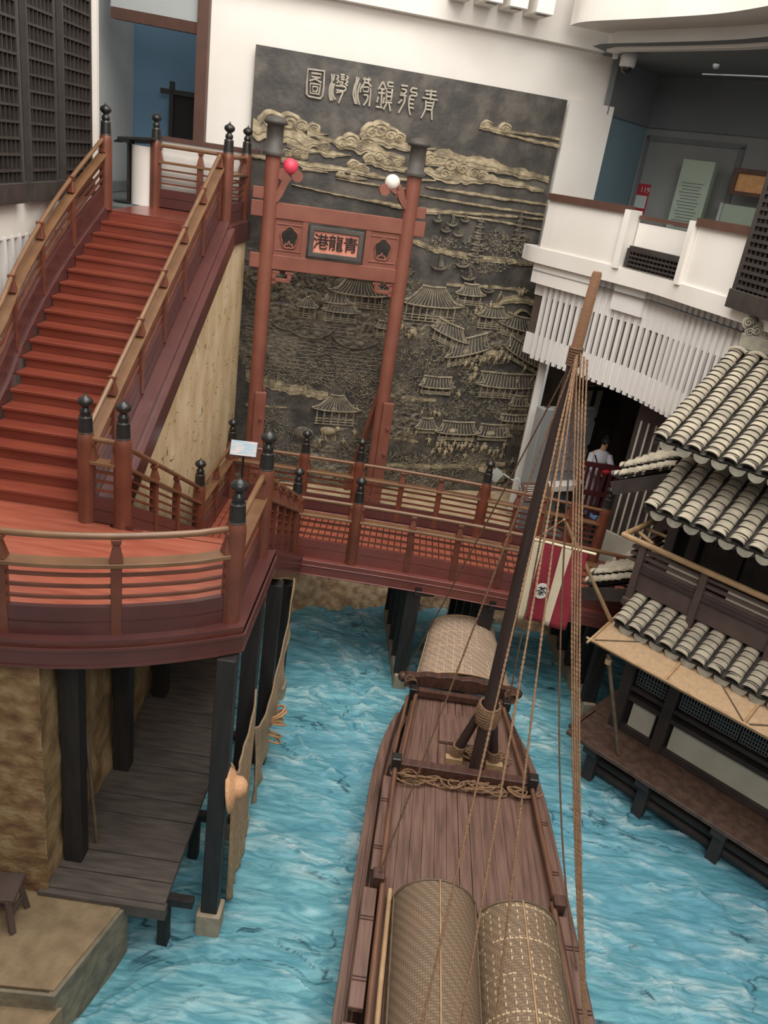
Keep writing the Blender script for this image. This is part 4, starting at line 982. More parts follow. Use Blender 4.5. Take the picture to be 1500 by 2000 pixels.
# ---- dense modelled undergrowth, waves and branches nobody could count
R = random.Random(11)
b = MB()
def inside(s, z): return SL+.1 < s < (SRu if z > 7 else SRl)-.1 and ZG < z < ZT
clusters = [(520, 575, 40, 30, 60), (600, 575, 50, 25, 70), (660, 575, 45, 30, 90), (520, 715, 50, 30, 130), (600, 740, 60, 35, 170), (690, 740, 35, 40, 150), (720, 790, 25, 35, 130), (520, 825, 40, 35, 110), (560, 870, 60, 30, 90), (700, 880, 40, 20, 80), (740, 650, 30, 60, 120),
            (800, 570, 30, 25, 80), (830, 700, 50, 35, 160), (880, 720, 60, 30, 130), (950, 745, 50, 25, 130), (900, 800, 90, 18, 160), (990, 790, 40, 30, 100), (780, 905, 60, 22, 150), (860, 905, 60, 20, 120), (940, 900, 50, 15, 60), (800, 760, 40, 30, 100), (960, 475, 60, 20, 110), (1000, 500, 40, 18, 70), (860, 478, 40, 14, 60), (930, 520, 60, 15, 70), (880, 600, 80, 25, 90), (960, 640, 70, 30, 110), (560, 940, 120, 30, 160), (680, 930, 40, 40, 90), (820, 940, 90, 22, 160), (760, 560, 22, 22, 60)]
for cx, cy, rx_, ry_, n in clusters:
    for k in range(int(n*1.35)):
        a_ = R.uniform(0, 2*pi); rr = math.sqrt(R.random()); c = q(cx+rx_*rr*math.cos(a_), cy+ry_*rr*math.sin(a_))
        if not inside(c.x, c.y): continue
        th = R.uniform(-.6, 2.6); L = R.uniform(.04, .11); cv = R.uniform(-.05, .05); d0 = R.uniform(.03, .07); r = R.uniform(.005, .009)
        m_ = (c.x+L/2*math.cos(th)-cv*math.sin(th), c.y+L/2*math.sin(th)+cv*math.cos(th)); e_ = (c.x+L*math.cos(th), c.y+L*math.sin(th))
        b.tube([wp(c.x, c.y, d0), wp(m_[0], m_[1], d0+.015), wp(e_[0], e_[1], d0-.01)], [r, r, r*.5], 4, False)
o = b.build('undergrowth', M['ribs'], rl_); o['kind'] = 'stuff'
b = MB()
for k in range(15):
    z0 = q(480, 618+k*7.5); x0, x1 = z0.x, q(735 if k > 6 else 700, 640+k*8).x
    pts = []
    for i in range(70):
        s = lerp(x0, x1, i/69); pts.append(wp(s, z0.y-.12*(s-x0)*.2+.022*abs(math.sin(s*13+k*1.5)), .045))
    b.tube(pts, .009, 4, False)
o = b.build('wave_lines', M['ribs'], rl_); o['kind'] = 'stuff'
# ================================================================ BOAT
DZ = 1.0
bt = thing('sailing_boat', 'long brown timber sailing boat with rounded woven hoods lying in the harbour', 'boat', (1.62, 7.4, 0))
# half widths of the deck along its length (y from bow end near the camera to the stern)
ks = [(3.6, 1.06), (5.2, 1.04), (6.5, 1.0), (8.5, .92), (9.9, .76), (10.5, .7)]
def bw(y): return float(np.interp(y, [a for a, _ in ks], [c for _, c in ks]))
BC = 1.58
ys = np.linspace(3.6, 10.45, 40)
def hull(u, v):
    # v 0..1 around the section port sheer -> keel -> starboard sheer
    y = lerp(3.6, 10.7, u); t = lerp(-1, 1, v); w = bw(min(y, 10.45))+.16
    if y > 9.4: w *= 1-.25*((y-9.4)/1.3)**2
    return Vector((BC+w*math.copysign(abs(t)**.75, t)*(.93+.07*abs(t)), y, -.15+(DZ-.0+.05)*abs(t)**2.2 + (.12*((y-9)/1.7)**2 if y > 9 else 0)*abs(t)))
b = MB(); b.grid(hull, 30, 20); b.build('hull', M['boat'], bt)
# thick wale on each side, stepping outwards
for s in (-1, 1):
    b = MB(); P_ = []
    for y in np.linspace(3.6, 10.0, 24): P_.append(Vector((BC+s*(bw(y)+.2-(.12*((y-9)/1.0)**2 if y > 9 else 0)), y, DZ-.25)))
    b.sweep(P_, R4(-.1, .1, -.12, .06)); b.sweep(P_, R4(-.015, .02, .055, .07)); b.build('wale', M['boat'], bt, bevel=.01)
# deck planks
n = 13
for k in range(n):
    a0, a1 = -1+2*k/n, -1+2*(k+1)/n; b = MB(); vs = []
    yy = np.linspace(3.6, 10.4, 14)
    for y in yy:
        w = bw(y); g = .0025 if k != 6 else .006
        z = DZ+.03*(1-((a0+a1)/2)**2)
        vs += [(BC+w*a0+g, y, z-.05), (BC+w*a1-g, y, z-.05), (BC+w*a1-g, y, z), (BC+w*a0+g, y, z)]
    m_ = len(yy); b.add(vs, [(i*4+j, i*4+(j+1) % 4, i*4+4+(j+1) % 4, i*4+4+j) for i in range(m_-1) for j in range(4)]+[(3, 2, 1, 0), (m_*4-4, m_*4-3, m_*4-2, m_*4-1)])
    b.build('deck_plank', M['boat'], bt)
b = MB(); b.box((BC-.05, 9.52, DZ+.045), (.52, .62, .04)); b.build('hatch', M['boat'], bt, bevel=.006)
b = MB(); b.box((BC-.02, 9.2, DZ+.03), (.6, .03, .03)); b.box((BC+.2, 8.95, DZ+.03), (.02, .5, .03)); b.box((BC-.32, 9.0, DZ+.03), (.02, .7, .03)); b.build('hatch_frame', M['boatdk'], bt)
# side boards in stepped lengths, each with two staples
for s in (-1, 1):
    for y0, y1, o in ((8.3, 6.75, .06), (6.5, 5.1, .1), (4.95, 3.7, .14)):
        b = MB(); p0 = Vector((BC+s*(bw(y0)+o), y0, DZ+.06)); p1 = Vector((BC+s*(bw(y1)+o), y1, DZ+.06)); b.bar(p0, p1, .15, .07); k = b.build('side_board', M['boat'], bt, bevel=.006)
        for f in (.3, .8):
            b = MB(); p = p0.lerp(p1, f)
            for d in (0, .04): b.bar(p+Vector((-.07, d, .04)), p+Vector((.07, d, .04)), .012, .012)
            b.build('staple', M['boatdk'], k)
    b = MB(); b.tube([(BC+s*(bw(y)-.06), y, DZ+.12) for y in np.linspace(8.42, 10.2, 8)], .032, 10); b.build('rail_pole', M['pole'], bt)
    b = MB(); b.tube([(BC+s*(bw(y)-.0), y, DZ+.15) for y in np.linspace(6.62, 8.38, 8)], .034, 10); b.build('rail_pole', M['pole'], bt)
    b = MB(); b.tube([(BC+s*(bw(y)-.03), y, DZ+.13) for y in np.linspace(3.7, 6.62, 8)], .036, 10); b.build('rail_pole', M['pole'], bt)
    if s < 0:
        b = MB(); b.tube([(BC+s*(bw(y)+.06), y, DZ+.08) for y in np.linspace(8.5, 10.1, 8)], .026, 8); b.build('rail_pole', M['pole'], bt)
        b = MB(); b.tube([(BC+s*(bw(y)-.12), y, DZ+.1) for y in np.linspace(3.7, 6.5, 8)], .03, 8); b.build('rail_pole', M['bamboo'], bt)
    # bollards
    b = MB(); b.box((BC+s*(bw(8.48)+.0), 8.45, DZ+.12), (.13, .14, .4)); b.build('bollard', M['black'], bt, bevel=.012)
    b = MB(); b.box((BC+s*(bw(6.6)+.03), 6.6, DZ+.08), (.14, .15, .3)); b.build('bollard', M['boatdk'], bt, bevel=.012)
b = MB(); b.bar((BC-.94, 8.5, DZ+.14), (BC+.95, 8.5, DZ+.13), .13, .14); b.build('crossbeam', M['boatdk'], bt, bevel=.01)
# carved stern beam
b = MB(); n = 25; vs = []
for i in range(n):
    t = 2*i/(n-1)-1; x = BC+.86*t; zz = .12*(1-t*t)+.03*abs(math.sin(t*2.5*pi)); 
    for dy in (-.06, .06): vs += [(x, 10.42+dy-.06*(1-t*t), DZ+.06+.1*(1-t*t)), (x, 10.42+dy-.06*(1-t*t), DZ+.25+zz)]
fs = []
for i in range(n-1):
    a = i*4; c = a+4; fs += [(a, c, c+1, a+1), (a+2, a+3, c+3, c+2), (a+1, c+1, c+3, a+3), (a, a+2, c+2, c)]
b.add(vs, fs)
for s in (-1, 1): b.sphere((BC+s*.9, 10.42, DZ+.2), .085, 12, 8)
b.build('carved_stern_beam', M['boatdk'], bt, bevel=.008)
b = MB(); b.bar((BC-.74, 10.2, DZ+.12), (BC+.74, 10.2, DZ+.12), .1, .1); b.build('stern_beam', M['boatdk'], bt)
for s in (-1, 1):
    b = MB(); b.box((BC+s*.72, 10.2, DZ+.14), (.12, .2, .16)); b.build('stern_cleat', M['black'], bt, bevel=.01)
    b = MB()
    for k in range(5): b.tube([(BC+s*.78+.09*math.cos(t), 10.28+.05*math.sin(t*2+k), DZ+.2+.07*math.sin(t)+.012*k) for t in np.linspace(0, 2*pi, 14)], .012, 5)
    b.build('lashing', M['ropedk'], bt)
# ---- woven mats: material with a herringbone plait from the UV-like object coordinates
def weave(name, c1, c2, scale, big=False):
    mt = bpy.data.materials.new(name); mt.use_nodes = True; nt = mt.node_tree; bs = nt.nodes['Principled BSDF']; bs.inputs['Roughness'].default_value = .7
    uv = nt.nodes.new('ShaderNodeAttribute'); uv.attribute_name = 'uvw'
    sp = nt.nodes.new('ShaderNodeSeparateXYZ'); nt.links.new(uv.outputs['Vector'], sp.inputs[0])
    def mth(op, a, b_=None):
        n = nt.nodes.new('ShaderNodeMath'); n.operation = op
        for i, v in enumerate((a, b_)):
            if v is None: continue
            if hasattr(v, 'is_linked'): nt.links.new(v, n.inputs[i])
            else: n.inputs[i].default_value = v
        return n.outputs[0]
    u = mth('MULTIPLY', sp.outputs[0], scale); v = mth('MULTIPLY', sp.outputs[1], scale)
    d1 = mth('ADD', mth('FLOOR', v), mth('MULTIPLY', mth('FLOOR', u), 1.))
    st_ = mth('GREATER_THAN', mth('MODULO', mth('ADD', d1, 4000.), 4.), 1.5)       # twill steps
    eu = mth('ABSOLUTE', mth('SUBTRACT', mth('FRACT', u), .5)); ev = mth('ABSOLUTE', mth('SUBTRACT', mth('FRACT', v), .5))
    mxs = nt.nodes.new('ShaderNodeMix'); nt.links.new(st_, mxs.inputs[0]); nt.links.new(eu, mxs.inputs[2]); nt.links.new(ev, mxs.inputs[3])
    prof = mxs.outputs[0]
    tc = nt.nodes.new('ShaderNodeTexCoord'); nz = nt.nodes.new('ShaderNodeTexNoise'); nz.inputs['Scale'].default_value = 4; nt.links.new(tc.outputs['Object'], nz.inputs['Vector'])
    mx = nt.nodes.new('ShaderNodeMix'); mx.data_type = 'RGBA'; mx.inputs[6].default_value = c1; mx.inputs[7].default_value = c2
    f = mth('ADD', mth('MULTIPLY', st_, .45), mth('MULTIPLY', nz.outputs['Fac'], .55)); nt.links.new(f, mx.inputs[0])
    m2 = nt.nodes.new('ShaderNodeMix'); m2.data_type = 'RGBA'; nt.links.new(mth('GREATER_THAN', prof, .42), m2.inputs[0]); nt.links.new(mx.outputs[2], m2.inputs[6]); m2.inputs[7].default_value = tuple(q_*.45 for q_ in c1[:3])+(1,)
    out = m2.outputs[2]
    if big:   # lighter split-cane stitches in rows
        fu = mth('FRACT', mth('MULTIPLY', sp.outputs[0], 9.)); fv = mth('FRACT', mth('MULTIPLY', sp.outputs[1], 13.)); row = mth('FRACT', mth('MULTIPLY', sp.outputs[1], 2.6))
        sA = mth('MULTIPLY', mth('LESS_THAN', mth('ABSOLUTE', mth('SUBTRACT', fu, .5)), .07), mth('LESS_THAN', fv, .5))
        sB = mth('MULTIPLY', mth('LESS_THAN', row, .05), mth('LESS_THAN', mth('FRACT', mth('MULTIPLY', sp.outputs[0], 18.)), .6))
        w = mth('MULTIPLY', mth('MAXIMUM', sA, sB), mth('GREATER_THAN', nz.outputs['Fac'], .44))
        m3 = nt.nodes.new('ShaderNodeMix'); m3.data_type = 'RGBA'; nt.links.new(w, m3.inputs[0]); nt.links.new(out, m3.inputs[6]); m3.inputs[7].default_value = S(196, 172, 138); out = m3.outputs[2]
    nt.links.new(out, bs.inputs['Base Color'])
    bp = nt.nodes.new('ShaderNodeBump'); bp.inputs['Strength'].default_value = .6; bp.inputs['Distance'].default_value = .01; bp.invert = True
    nt.links.new(prof, bp.inputs['Height']); nt.links.new(bp.outputs[0], bs.inputs['Normal'])
    return mt
M['weaved'] = weave('dark_woven_mat', S(108, 88, 70), S(138, 116, 94), 34)
M['weavel'] = weave('pale_woven_mat', S(150, 126, 106), S(184, 160, 138), 30, True)
M['weaves'] = weave('stitched_woven_mat', S(112, 92, 72), S(142, 120, 96), 34, True)
def shell(name, mat, parent, xc, hw, h, y0, y1, z0, tilt=0., nseg=26, hw1=None, th=.02, xc1=None):
    b = MB(); uvw = []
    nv = 10
    def pt(u, v, o=0.):
        a = pi*(1-u); w = lerp(hw, hw1 or hw, v)+o; hh_ = h+o; x = lerp(xc, xc1 if xc1 is not None else xc, v)
        return Vector((x+w*math.cos(a)*1.0, lerp(y0, y1, v), z0+tilt*v+hh_*(abs(math.sin(a))**.8)))
    for o, rev in ((0, False), (-th, True)):
        vs = [pt(i/nseg, j/nv, o) for j in range(nv+1) for i in range(nseg+1)]
        uvw += [(i/nseg*pi*(hw+h)/2, lerp(y0, y1, j/nv), 0) for j in range(nv+1) for i in range(nseg+1)]
        fs = [(j*(nseg+1)+i, j*(nseg+1)+i+1, (j+1)*(nseg+1)+i+1, (j+1)*(nseg+1)+i) for j in range(nv) for i in range(nseg)]
        b.add(vs, [f[::-1] for f in fs] if rev else fs, True)
    o = b.build(name, mat, parent)
    at = o.data.attributes.new('uvw', 'FLOAT_VECTOR', 'POINT'); at.data.foreach_set('vector', np.array(uvw, np.float32).reshape(-1))
    return pt
# forward hoods: they straddle the deck, two rounded barrels side by side
for nm, lb, mat, xc, y1, hw in (('woven_hood', 'left rounded woven mat hood on the boat deck', 'weaved', 1.19, 6.33, .47), ('woven_hood', 'right rounded woven mat hood with pale stitches on the boat deck', 'weaves', 2.08, 6.22, .46)):
    t = thing(nm, lb, 'mat hood', (xc, 5, DZ), group='woven hoods on the boat')
    pt = shell('mat', M[mat], t, xc, hw, .56, 3.3, y1, DZ-.02)
    b = MB(); b.tube([pt(u, 1., .005) for u in np.linspace(0, 1, 24)], .014, 6); b.build('rim_cane', M['bamboodk'], t)
    for u, mt_ in ((.1, 'bamboodk'), (.5, 'bamboo'), (.3, 'bamboodk'), (.86, 'bamboodk')):
        if u == .3: continue
        b = MB(); b.tube([pt(u, v, .008) for v in np.linspace(0, 1, 12)], .011, 6); b.build('rib_cane', M[mt_], t)
# stern hood
t = thing('stern_hood', 'pale arched woven mat shelter over the boat stern', 'mat hood', (BC+.05, 11, DZ))
pt = shell('mat', M['weavel'], t, BC+.08, .78, .36, 10.45, 12.0, DZ+.04, hw1=.56, tilt=.12)
for v in (0., 1.):
    b = MB(); b.tube([pt(u, v, .004) for u in np.linspace(0, 1, 22)], .016, 6); b.build('rim_cane', M['bamboo'], t)
for u in (.02, .98):
    b = MB(); b.tube([pt(u, v, .004) for v in np.linspace(0, 1, 10)], .014, 6); b.build('side_cane', M['bamboo'], t)
# ---- mast and its two props
MX, MY = 1.77, 8.72; MT = 7.75
ms = thing('mast', 'tall dark tapering mast with a wrapped pale top standing on the boat', 'mast', (MX, MY, DZ))
b = MB(); b.tube([(MX, MY-.06, DZ+.05), (MX, MY, 2.2), (MX-.02, MY, 5), (MX+.02, MY, 6.9)], [.105, .098, .072, .056], 16); b.build('spar', M['mast'], ms)
b = MB(); b.tube([(MX+.02, MY, 6.88), (MX+.05, MY, 7.7), (MX+.05, MY, 7.73)], [.062, .052, .042], 14); b.build('wrapped_top', M['masttop'], ms, label='pale wrapped mast top')
b = MB()
for k in range(7): b.tube([(MX+.02+.068*math.cos(t), MY+.068*math.sin(t), 6.74+.03*k) for t in np.linspace(0, 2*pi, 14)], .016, 5)
b.build('top_lashing', M['ropedk'], ms)
b = MB()
for k in range(9):
    z = 1.85+.035*k; r = .135+.02*math.sin(k/8*pi)
    b.tube([(MX+r*math.cos(t), MY+.03+r*1.1*math.sin(t), z+.01*math.sin(t*2+k)) for t in np.linspace(0, 2*pi, 16)], .02, 6)
b.build('collar_lashing', M['rope'], ms, label='thick rope collar')
for x0, sgn in ((MX-.3, -1), (MX+.26, 1)):
    b = MB(); b.tube([(x0, MY+.2, DZ+.05), (MX+sgn*.07, MY+.08, 2.05)], [.075, .055], 10); k = b.build('prop', M['mast'], ms)
    b = MB()
    for i in range(9):
        f = .02+.026*i; c = Vector((x0, MY+.2, DZ+.05)).lerp(Vector((MX+sgn*.07, MY+.08, 2.05)), f); b.tube([c+Vector((.085*math.cos(t), .085*math.sin(t), 0)) for t in np.linspace(0, 2*pi, 12)], .014, 5)
    b.build('foot_lashing', M['rope'], k)
    b = MB(); b.box((x0, MY+.12, DZ+.07), (.24, .1, .1)); b.build('step_block', M['bamboo'], ms, bevel=.008)
# loose rope heaps along the crossbeam
R = random.Random(3)
for lb, x0, x1, yy, n in (('tangle of brown rope hanging along the front of the crossbeam', BC-.85, BC+.85, 8.36, 26), ('coil of brown rope heaped behind the mast foot', BC-.05, BC+.5, 8.98, 16)):
    b = MB()
    for k in range(n):
        c = Vector((R.uniform(x0, x1), yy+R.uniform(-.05, .05), DZ+.07)); L = R.uniform(.12, .26); a = R.uniform(-.4, .4)
        pts = [c+Vector((L*math.cos(t)*math.cos(a), .07*math.sin(t)+L*.2*math.sin(a)*math.cos(t), .03*math.sin(t*2+k)+.02*(k % 3))) for t in np.linspace(R.uniform(0, 1), 2*pi, 14)]
        b.tube(pts, .014, 6)
    tag(b.build('rope_coil', M['rope']), lb, 'rope', 'rope heaps on the deck')
# ---- rigging
top = Vector((MX+.03, MY-.04, 6.9))
def rope(lb, end, r=.012, mat='rope', sag=.12, st=None, grp='mast ropes', twist=True):
    a = (st or top); e = Vector(end); pts = []
    for t in np.linspace(0, 1, 28): p = a.lerp(e, t); p.z -= sag*4*t*(1-t); pts.append(p)
    b = MB()
    if twist:
        for k in range(2):
            qq = []
            for i in range(140):
                t = i/139; p = a.lerp(e, t); p.z -= sag*4*t*(1-t); w = t*(a-e).length/.11*2*pi+k*pi; qq.append(p+Vector((math.cos(w), math.sin(w), 0))*r*.55)
            b.tube(qq, r*.75, 5)
    else: b.tube(pts, r, 6)
    tag(b.build('rope', M[mat]), lb, 'rope', grp)
rope('thin dark rope from the mast top to the left knob of the carved stern beam', (BC-.88, 10.42, DZ+.28), .01, 'ropedk', .05, twist=False)
rope('rope from the mast top to the left deck bollard beside the forward hoods', (BC-1.02, 6.6, DZ+.25), .011, 'ropedk', .1)
rope('rope from the mast top running over the left woven hood, the left of two there', (.93, 4.3, 1.3), .013)
rope('rope from the mast top running over the left woven hood, the right of two there', (1.25, 4.2, 1.75), .013)
rope('rope from the mast top coming down the gap between the two woven hoods', (1.62, 4.35, 1.4), .013)
rope('dark rope falling from the mast top to the right gunwale', (BC+1.12, 5.85, DZ+.12), .01, 'ropedk', .85, twist=False)
for k, (dx, lb) in enumerate(((0, 'leftmost rope of the bundle hanging to the right of the mast'), (.035, 'second rope of the bundle hanging to the right of the mast'), (.07, 'third rope of the bundle hanging to the right of the mast'), (.105, 'rightmost rope of the bundle hanging to the right of the mast'))):
    rope(lb, (BC+1.06+dx*.2, 4.9, DZ+.12), .012, 'rope', .42-.4*dx, st=top+Vector((dx, -.03*k, -.02*k)), grp='bundle of mast ropes')
rope('rope running close along the right of the mast down to the stern cleat', (BC+.74, 10.15, DZ+.2), .012, 'rope', .0)
rope('rope from the mast top to the right stern knob', (BC+.9, 10.4, DZ+.26), .011, 'rope', .0)
# ================================================================ WATERSIDE TEA HOUSE (local axes: x along the front, y into the house)
HA = math.radians(-41.2); HO = Vector((3.82, 10.2, 0))
HM = Matrix.Translation(HO) @ Matrix.Rotation(HA, 4, 'Z')
hx = Vector((math.cos(HA), math.sin(HA), 0)); hy = Vector((-math.sin(HA), math.cos(HA), 0))
def hw_(x, y, w):   # pixel on the plane local-y = w
    d = ray(x, y); t = (w-(CO-HO).dot(hy))/d.dot(hy); p = CO+d*t-HO; return p.dot(hx), p.z
UE = 5.2
hs = thing('tea_house', 'dark timber waterside house with three tiers of grey tiled roof and a balcony', 'building', HO[:], HA)
def H(): return MB(HM)
def hp(name, b, mat, par=None, **k): return b.build(name, M[mat], par or hs, **k)
# piles, deck, logs
for u in (0.02, .92, 2.1, 3.2, 4.4):
    b = H(); b.box((u, 0.02, .32), (.17, .17, .82)); b.box((u, -.08, .62), (.22, .3, .12)); hp('pile', b, 'hwood', bevel=.008)
for k, z in enumerate((.5, .32, .14)):
    b = H(); b.tube([(-.1, .12, z), (UE, .12, z)], .075, 10); hp('log_rail', b, 'hwood')
b = H(); b.box((2.4, .15, .74), (5.6, .86, .07)); hp('deck_board', b, 'hdeck', bevel=.006)
b = H(); b.box((-.42, .75, .74), (.1, 1.7, .07)); b.box((-.1, 1.1, .74), (.6, 1.0, .065)); hp('deck_board', b, 'hdeck', bevel=.006)
b = H(); b.box((2.4, .95, .4), (5.2, .1, .7)); b.box((-.1, 1.6, .4), (.1, 1.4, .7)); hp('footing_boards', b, 'hwood')
# ground floor wall
WY = .52
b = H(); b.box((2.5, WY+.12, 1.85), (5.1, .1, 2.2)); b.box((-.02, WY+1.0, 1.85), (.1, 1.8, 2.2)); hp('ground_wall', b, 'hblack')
for u in (0., .72, 2.6, 4.6):
    b = H(); b.box((u, WY, 1.9), (.17, .17, 2.3)); hp('post', b, 'hwood', bevel=.008)
for z, h in ((.84, .1), (1.4, .08), (1.58, .07), (2.35, .1)):
    b = H(); b.box((2.5, WY, z), (5.0, .1, h)); hp('wall_rail', b, 'hwood')
for u0, u1 in ((.18, .56), (.86, 2.5), (2.72, 4.5)):
    b = H(); b.box(((u0+u1)/2, WY+.045, 1.12), (u1-u0, .05, .46)); hp('pale_panel', b, 'hpanel')
for u0, u1 in ((.12, .62), (.84, 1.28), (1.32, 1.72), (1.76, 2.16), (2.2, 2.52), (2.7, 3.2), (3.25, 3.8)):
    b = H(); z0, z1 = 1.64, 2.3
    b.box(((u0+u1)/2, WY+.07, (z0+z1)/2), (u1-u0, .01, z1-z0)); k0 = hp('window_lattice', b, 'hblack')
    b = H(); n = 10
    for k in range(n+1): x = lerp(u0, u1, k/n); b.box((x, WY+.03, (z0+z1)/2), (.012, .03, z1-z0))
    for z in (z0, z0+.06, z0+.12, z0+.18, z1): b.box(((u0+u1)/2, WY+.03, z), (u1-u0, .03, .014))
    hp('window_bars', b, 'greyd', k0)  # bars coloured paler to stand for light reflecting off the lattice
# ---- tiled roofs
def roof(lb, u0, u1, w0, z0, w1, z1, sp=.24, tl=.115, M2=None, r=.098, side=False):
    """columns of overlapping barrel tiles from the eave (w0,z0) up to (w1,z1)"""
    Mx = M2 or HM
    sv = Vector((0, w1-w0, z1-z0)); SLN = sv.length; sv.normalize(); nv = Vector((0, -sv.z, sv.y))
    t = H() if M2 is None else MB(Mx)
    n = int(round((u1-u0)/sp)); rows = int(SLN/tl)
    R = random.Random(int(u0*100+w0*10+z0))
    base = Vector((0, w0, z0))
    # trough sheet with rows of pan tiles
    pan = MB(Mx); pan.add([(u0-.1, w0, z0-.03), (u1, w0, z0-.03), (u1, w1, z1-.03), (u0-.1, w1, z1-.03)], [(0, 1, 2, 3)])
    for c in range(n+1):
        uc = u0+sp*c
        for k in range(rows):
            jit = R.uniform(-.006, .006); len_ = tl*1.5
            a = base+sv*(k*tl-.02)+Vector((uc+jit, 0, 0)); seg_ = 9
            lift0, lift1 = .034, .004+R.uniform(-.003, .003)
            vs = []
            for f, lift, rr in ((0, lift0, r), (len_, lift1, r*.93)):
                for j in range(seg_+1):
                    th = pi*j/seg_; vs.append(a+sv*f+Vector((-math.cos(th)*rr, 0, 0))+nv*(math.sin(th)*rr*.62+lift))
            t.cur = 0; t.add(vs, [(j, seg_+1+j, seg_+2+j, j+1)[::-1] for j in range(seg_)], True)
            # thick lower lip, coloured dark for shadow gaps and dirty edges between rows
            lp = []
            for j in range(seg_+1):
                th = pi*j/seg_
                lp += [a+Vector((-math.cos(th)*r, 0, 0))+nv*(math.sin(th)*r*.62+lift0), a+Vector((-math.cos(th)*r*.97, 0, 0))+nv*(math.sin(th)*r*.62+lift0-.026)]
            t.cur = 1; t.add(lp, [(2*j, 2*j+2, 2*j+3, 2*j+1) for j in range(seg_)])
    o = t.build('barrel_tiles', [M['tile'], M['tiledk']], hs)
    pan.build('tile_bed', M['tiledk'], hs)
    # eave: stacked arcs under each column, crescent drip tiles between
    e1 = MB(Mx); e2 = MB(Mx)
    for c in range(n+1):
        uc = u0+sp*c
        for k in range(4):
            a = base-sv*(.02-.012*k)+Vector((uc+R.uniform(-.004, .004), 0, 0)); rr = r*(.98-.06*k); vs = []
            for j in range(11):
                th = pi*j/10
                for f in (0, .08): vs.append(a+sv*f+Vector((-math.cos(th)*rr, 0, 0))+nv*(math.sin(th)*rr*.62+.02-.02*k))
            e1.add(vs, [(2*j, 2*j+1, 2*j+3, 2*j+2) for j in range(10)])
        if c < n:
            um = uc+sp/2; a = base-sv*.03; vs = []
            for j in range(11):
                f = j/10; x = (f-.5)*sp*.86; dp = .07*math.sqrt(max(0, 1-(2*f-1)**2))
                tp = a+Vector((um+x, 0, 0))+nv*(-.05+.02*abs(f-.5)*2); bt_ = tp+Vector((0, -.01, -dp-.02))
                vs += [tp, bt_, tp+Vector((0, .03, 0)), bt_+Vector((0, .03, 0))]
            e2.add(vs, [(4*j, 4*j+1, 4*j+5, 4*j+4) for j in range(10)]+[(4*j+2, 4*j+6, 4*j+7, 4*j+3) for j in range(10)]+[(4*j+1, 4*j+3, 4*j+7, 4*j+5) for j in range(10)])
    e1.build('eave_tiles', M['tiledk'], hs); e2.build('drip_tiles', M['tileend'], hs)
    sf = MB(Mx); sf.add([(u0-.08, w0+.03, z0-.11), (u1, w0+.03, z0-.11), (u1, w1, z1-.1), (u0-.08, w1, z1-.1), (u0-.08, w0+.03, z0-.05), (u1, w0+.03, z0-.05), (u1, w1, z1-.05), (u0-.08, w1, z1-.05)], [(3, 2, 1, 0), (4, 5, 6, 7), (0, 1, 5, 4), (0, 4, 7, 3)]); sf.build('roof_board', M['hwood'], hs)
def eave(px, py, w): return hw_(px, py, w)
eL = eave(1200, 1205, -.15); eM = eave(1262, 972, -.25); eT = eave(1280, 838, -.1)
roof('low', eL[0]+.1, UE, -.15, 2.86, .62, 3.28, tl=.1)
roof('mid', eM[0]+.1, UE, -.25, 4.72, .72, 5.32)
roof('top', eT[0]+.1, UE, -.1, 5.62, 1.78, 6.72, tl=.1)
# skirt roofs wrapping the left end of the house
def side_m(u, w): return HM @ Matrix.Translation((u, w, 0)) @ Matrix.Rotation(-pi/2, 4, 'Z')
for zz, ww, hh in ((4.74, .85, .5), (2.9, .7, .42)):
    roof('side', 0., 1.9, 0., zz, ww, zz+hh, M2=side_m(-1.15, 2.75))
    roof('verge', 2.02, 2.1, 0., zz-.12, ww, zz+hh-.12, M2=side_m(-1.15, 2.75))
    b = H(); b.bar((-1.15, .62, zz-.3), (-.3, .62, zz+hh-.34), .06, .2); b.bar((-1.1, 1.6, zz-.2), (-.3, 1.6, zz-.2), .12, .14); hp('bargeboard', b, 'hwood')
# upper storey wall, balcony
b = H(); b.box((2.5, .95, 4.15), (5.1, .1, 2.1)); b.box((-.2, 1.9, 4.15), (.1, 1.9, 2.1)); hp('upper_wall', b, 'hblack')
for u in (-.12, .22, 1.55, 3.0, 4.4):
    b = H(); b.box((u, .82, 4.1), (.15, .15, 2.1)); hp('post', b, 'hwood', bevel=.008)
for u0, u1 in ((.34, .9), (.94, 1.46), (1.66, 2.3), (2.34, 2.9)):
    b = H(); b.box(((u0+u1)/2, .87, 4.05), (u1-u0, .04, 1.6)); k0 = hp('lattice_door', b, 'hwood')
    b = H()
    for k in range(9): b.box((lerp(u0+.03, u1-.03, k/8), .84, 4.45), (.014, .02, .7))
    for k in range(9): b.box(((u0+u1)/2, .84, 4.12+.085*k), (u1-u0-.04, .02, .014))
    hp('door_lattice', b, 'hwood2', k0)
BW = .3
b = H(); b.box((2.45, BW+.02, 3.43), (5.5, .06, .42)); b.box((-.3, BW+.4, 3.43), (.06, .8, .42)); hp('balcony_skirt', b, 'hwood2')
b = H(); b.box((2.45, .6, 3.56), (5.5, .7, .06)); hp('balcony_floor', b, 'hwood')
for u in (-.28, .66, 1.75, 2.85, 4.0):
    b = H(); b.box((u, BW-.02, 3.5), (.1, .1, .95)); b.box((u, BW-.03, 3.02), (.14, .14, .12)); hp('baluster', b, 'hwood2', bevel=.008)
for z, r in ((3.97, .045),):
    b = H(); b.tube([(-.62, BW-.08, z+.02), (UE, BW-.08, z)], r, 10); hp('bamboo_rail', b, 'bamboo')
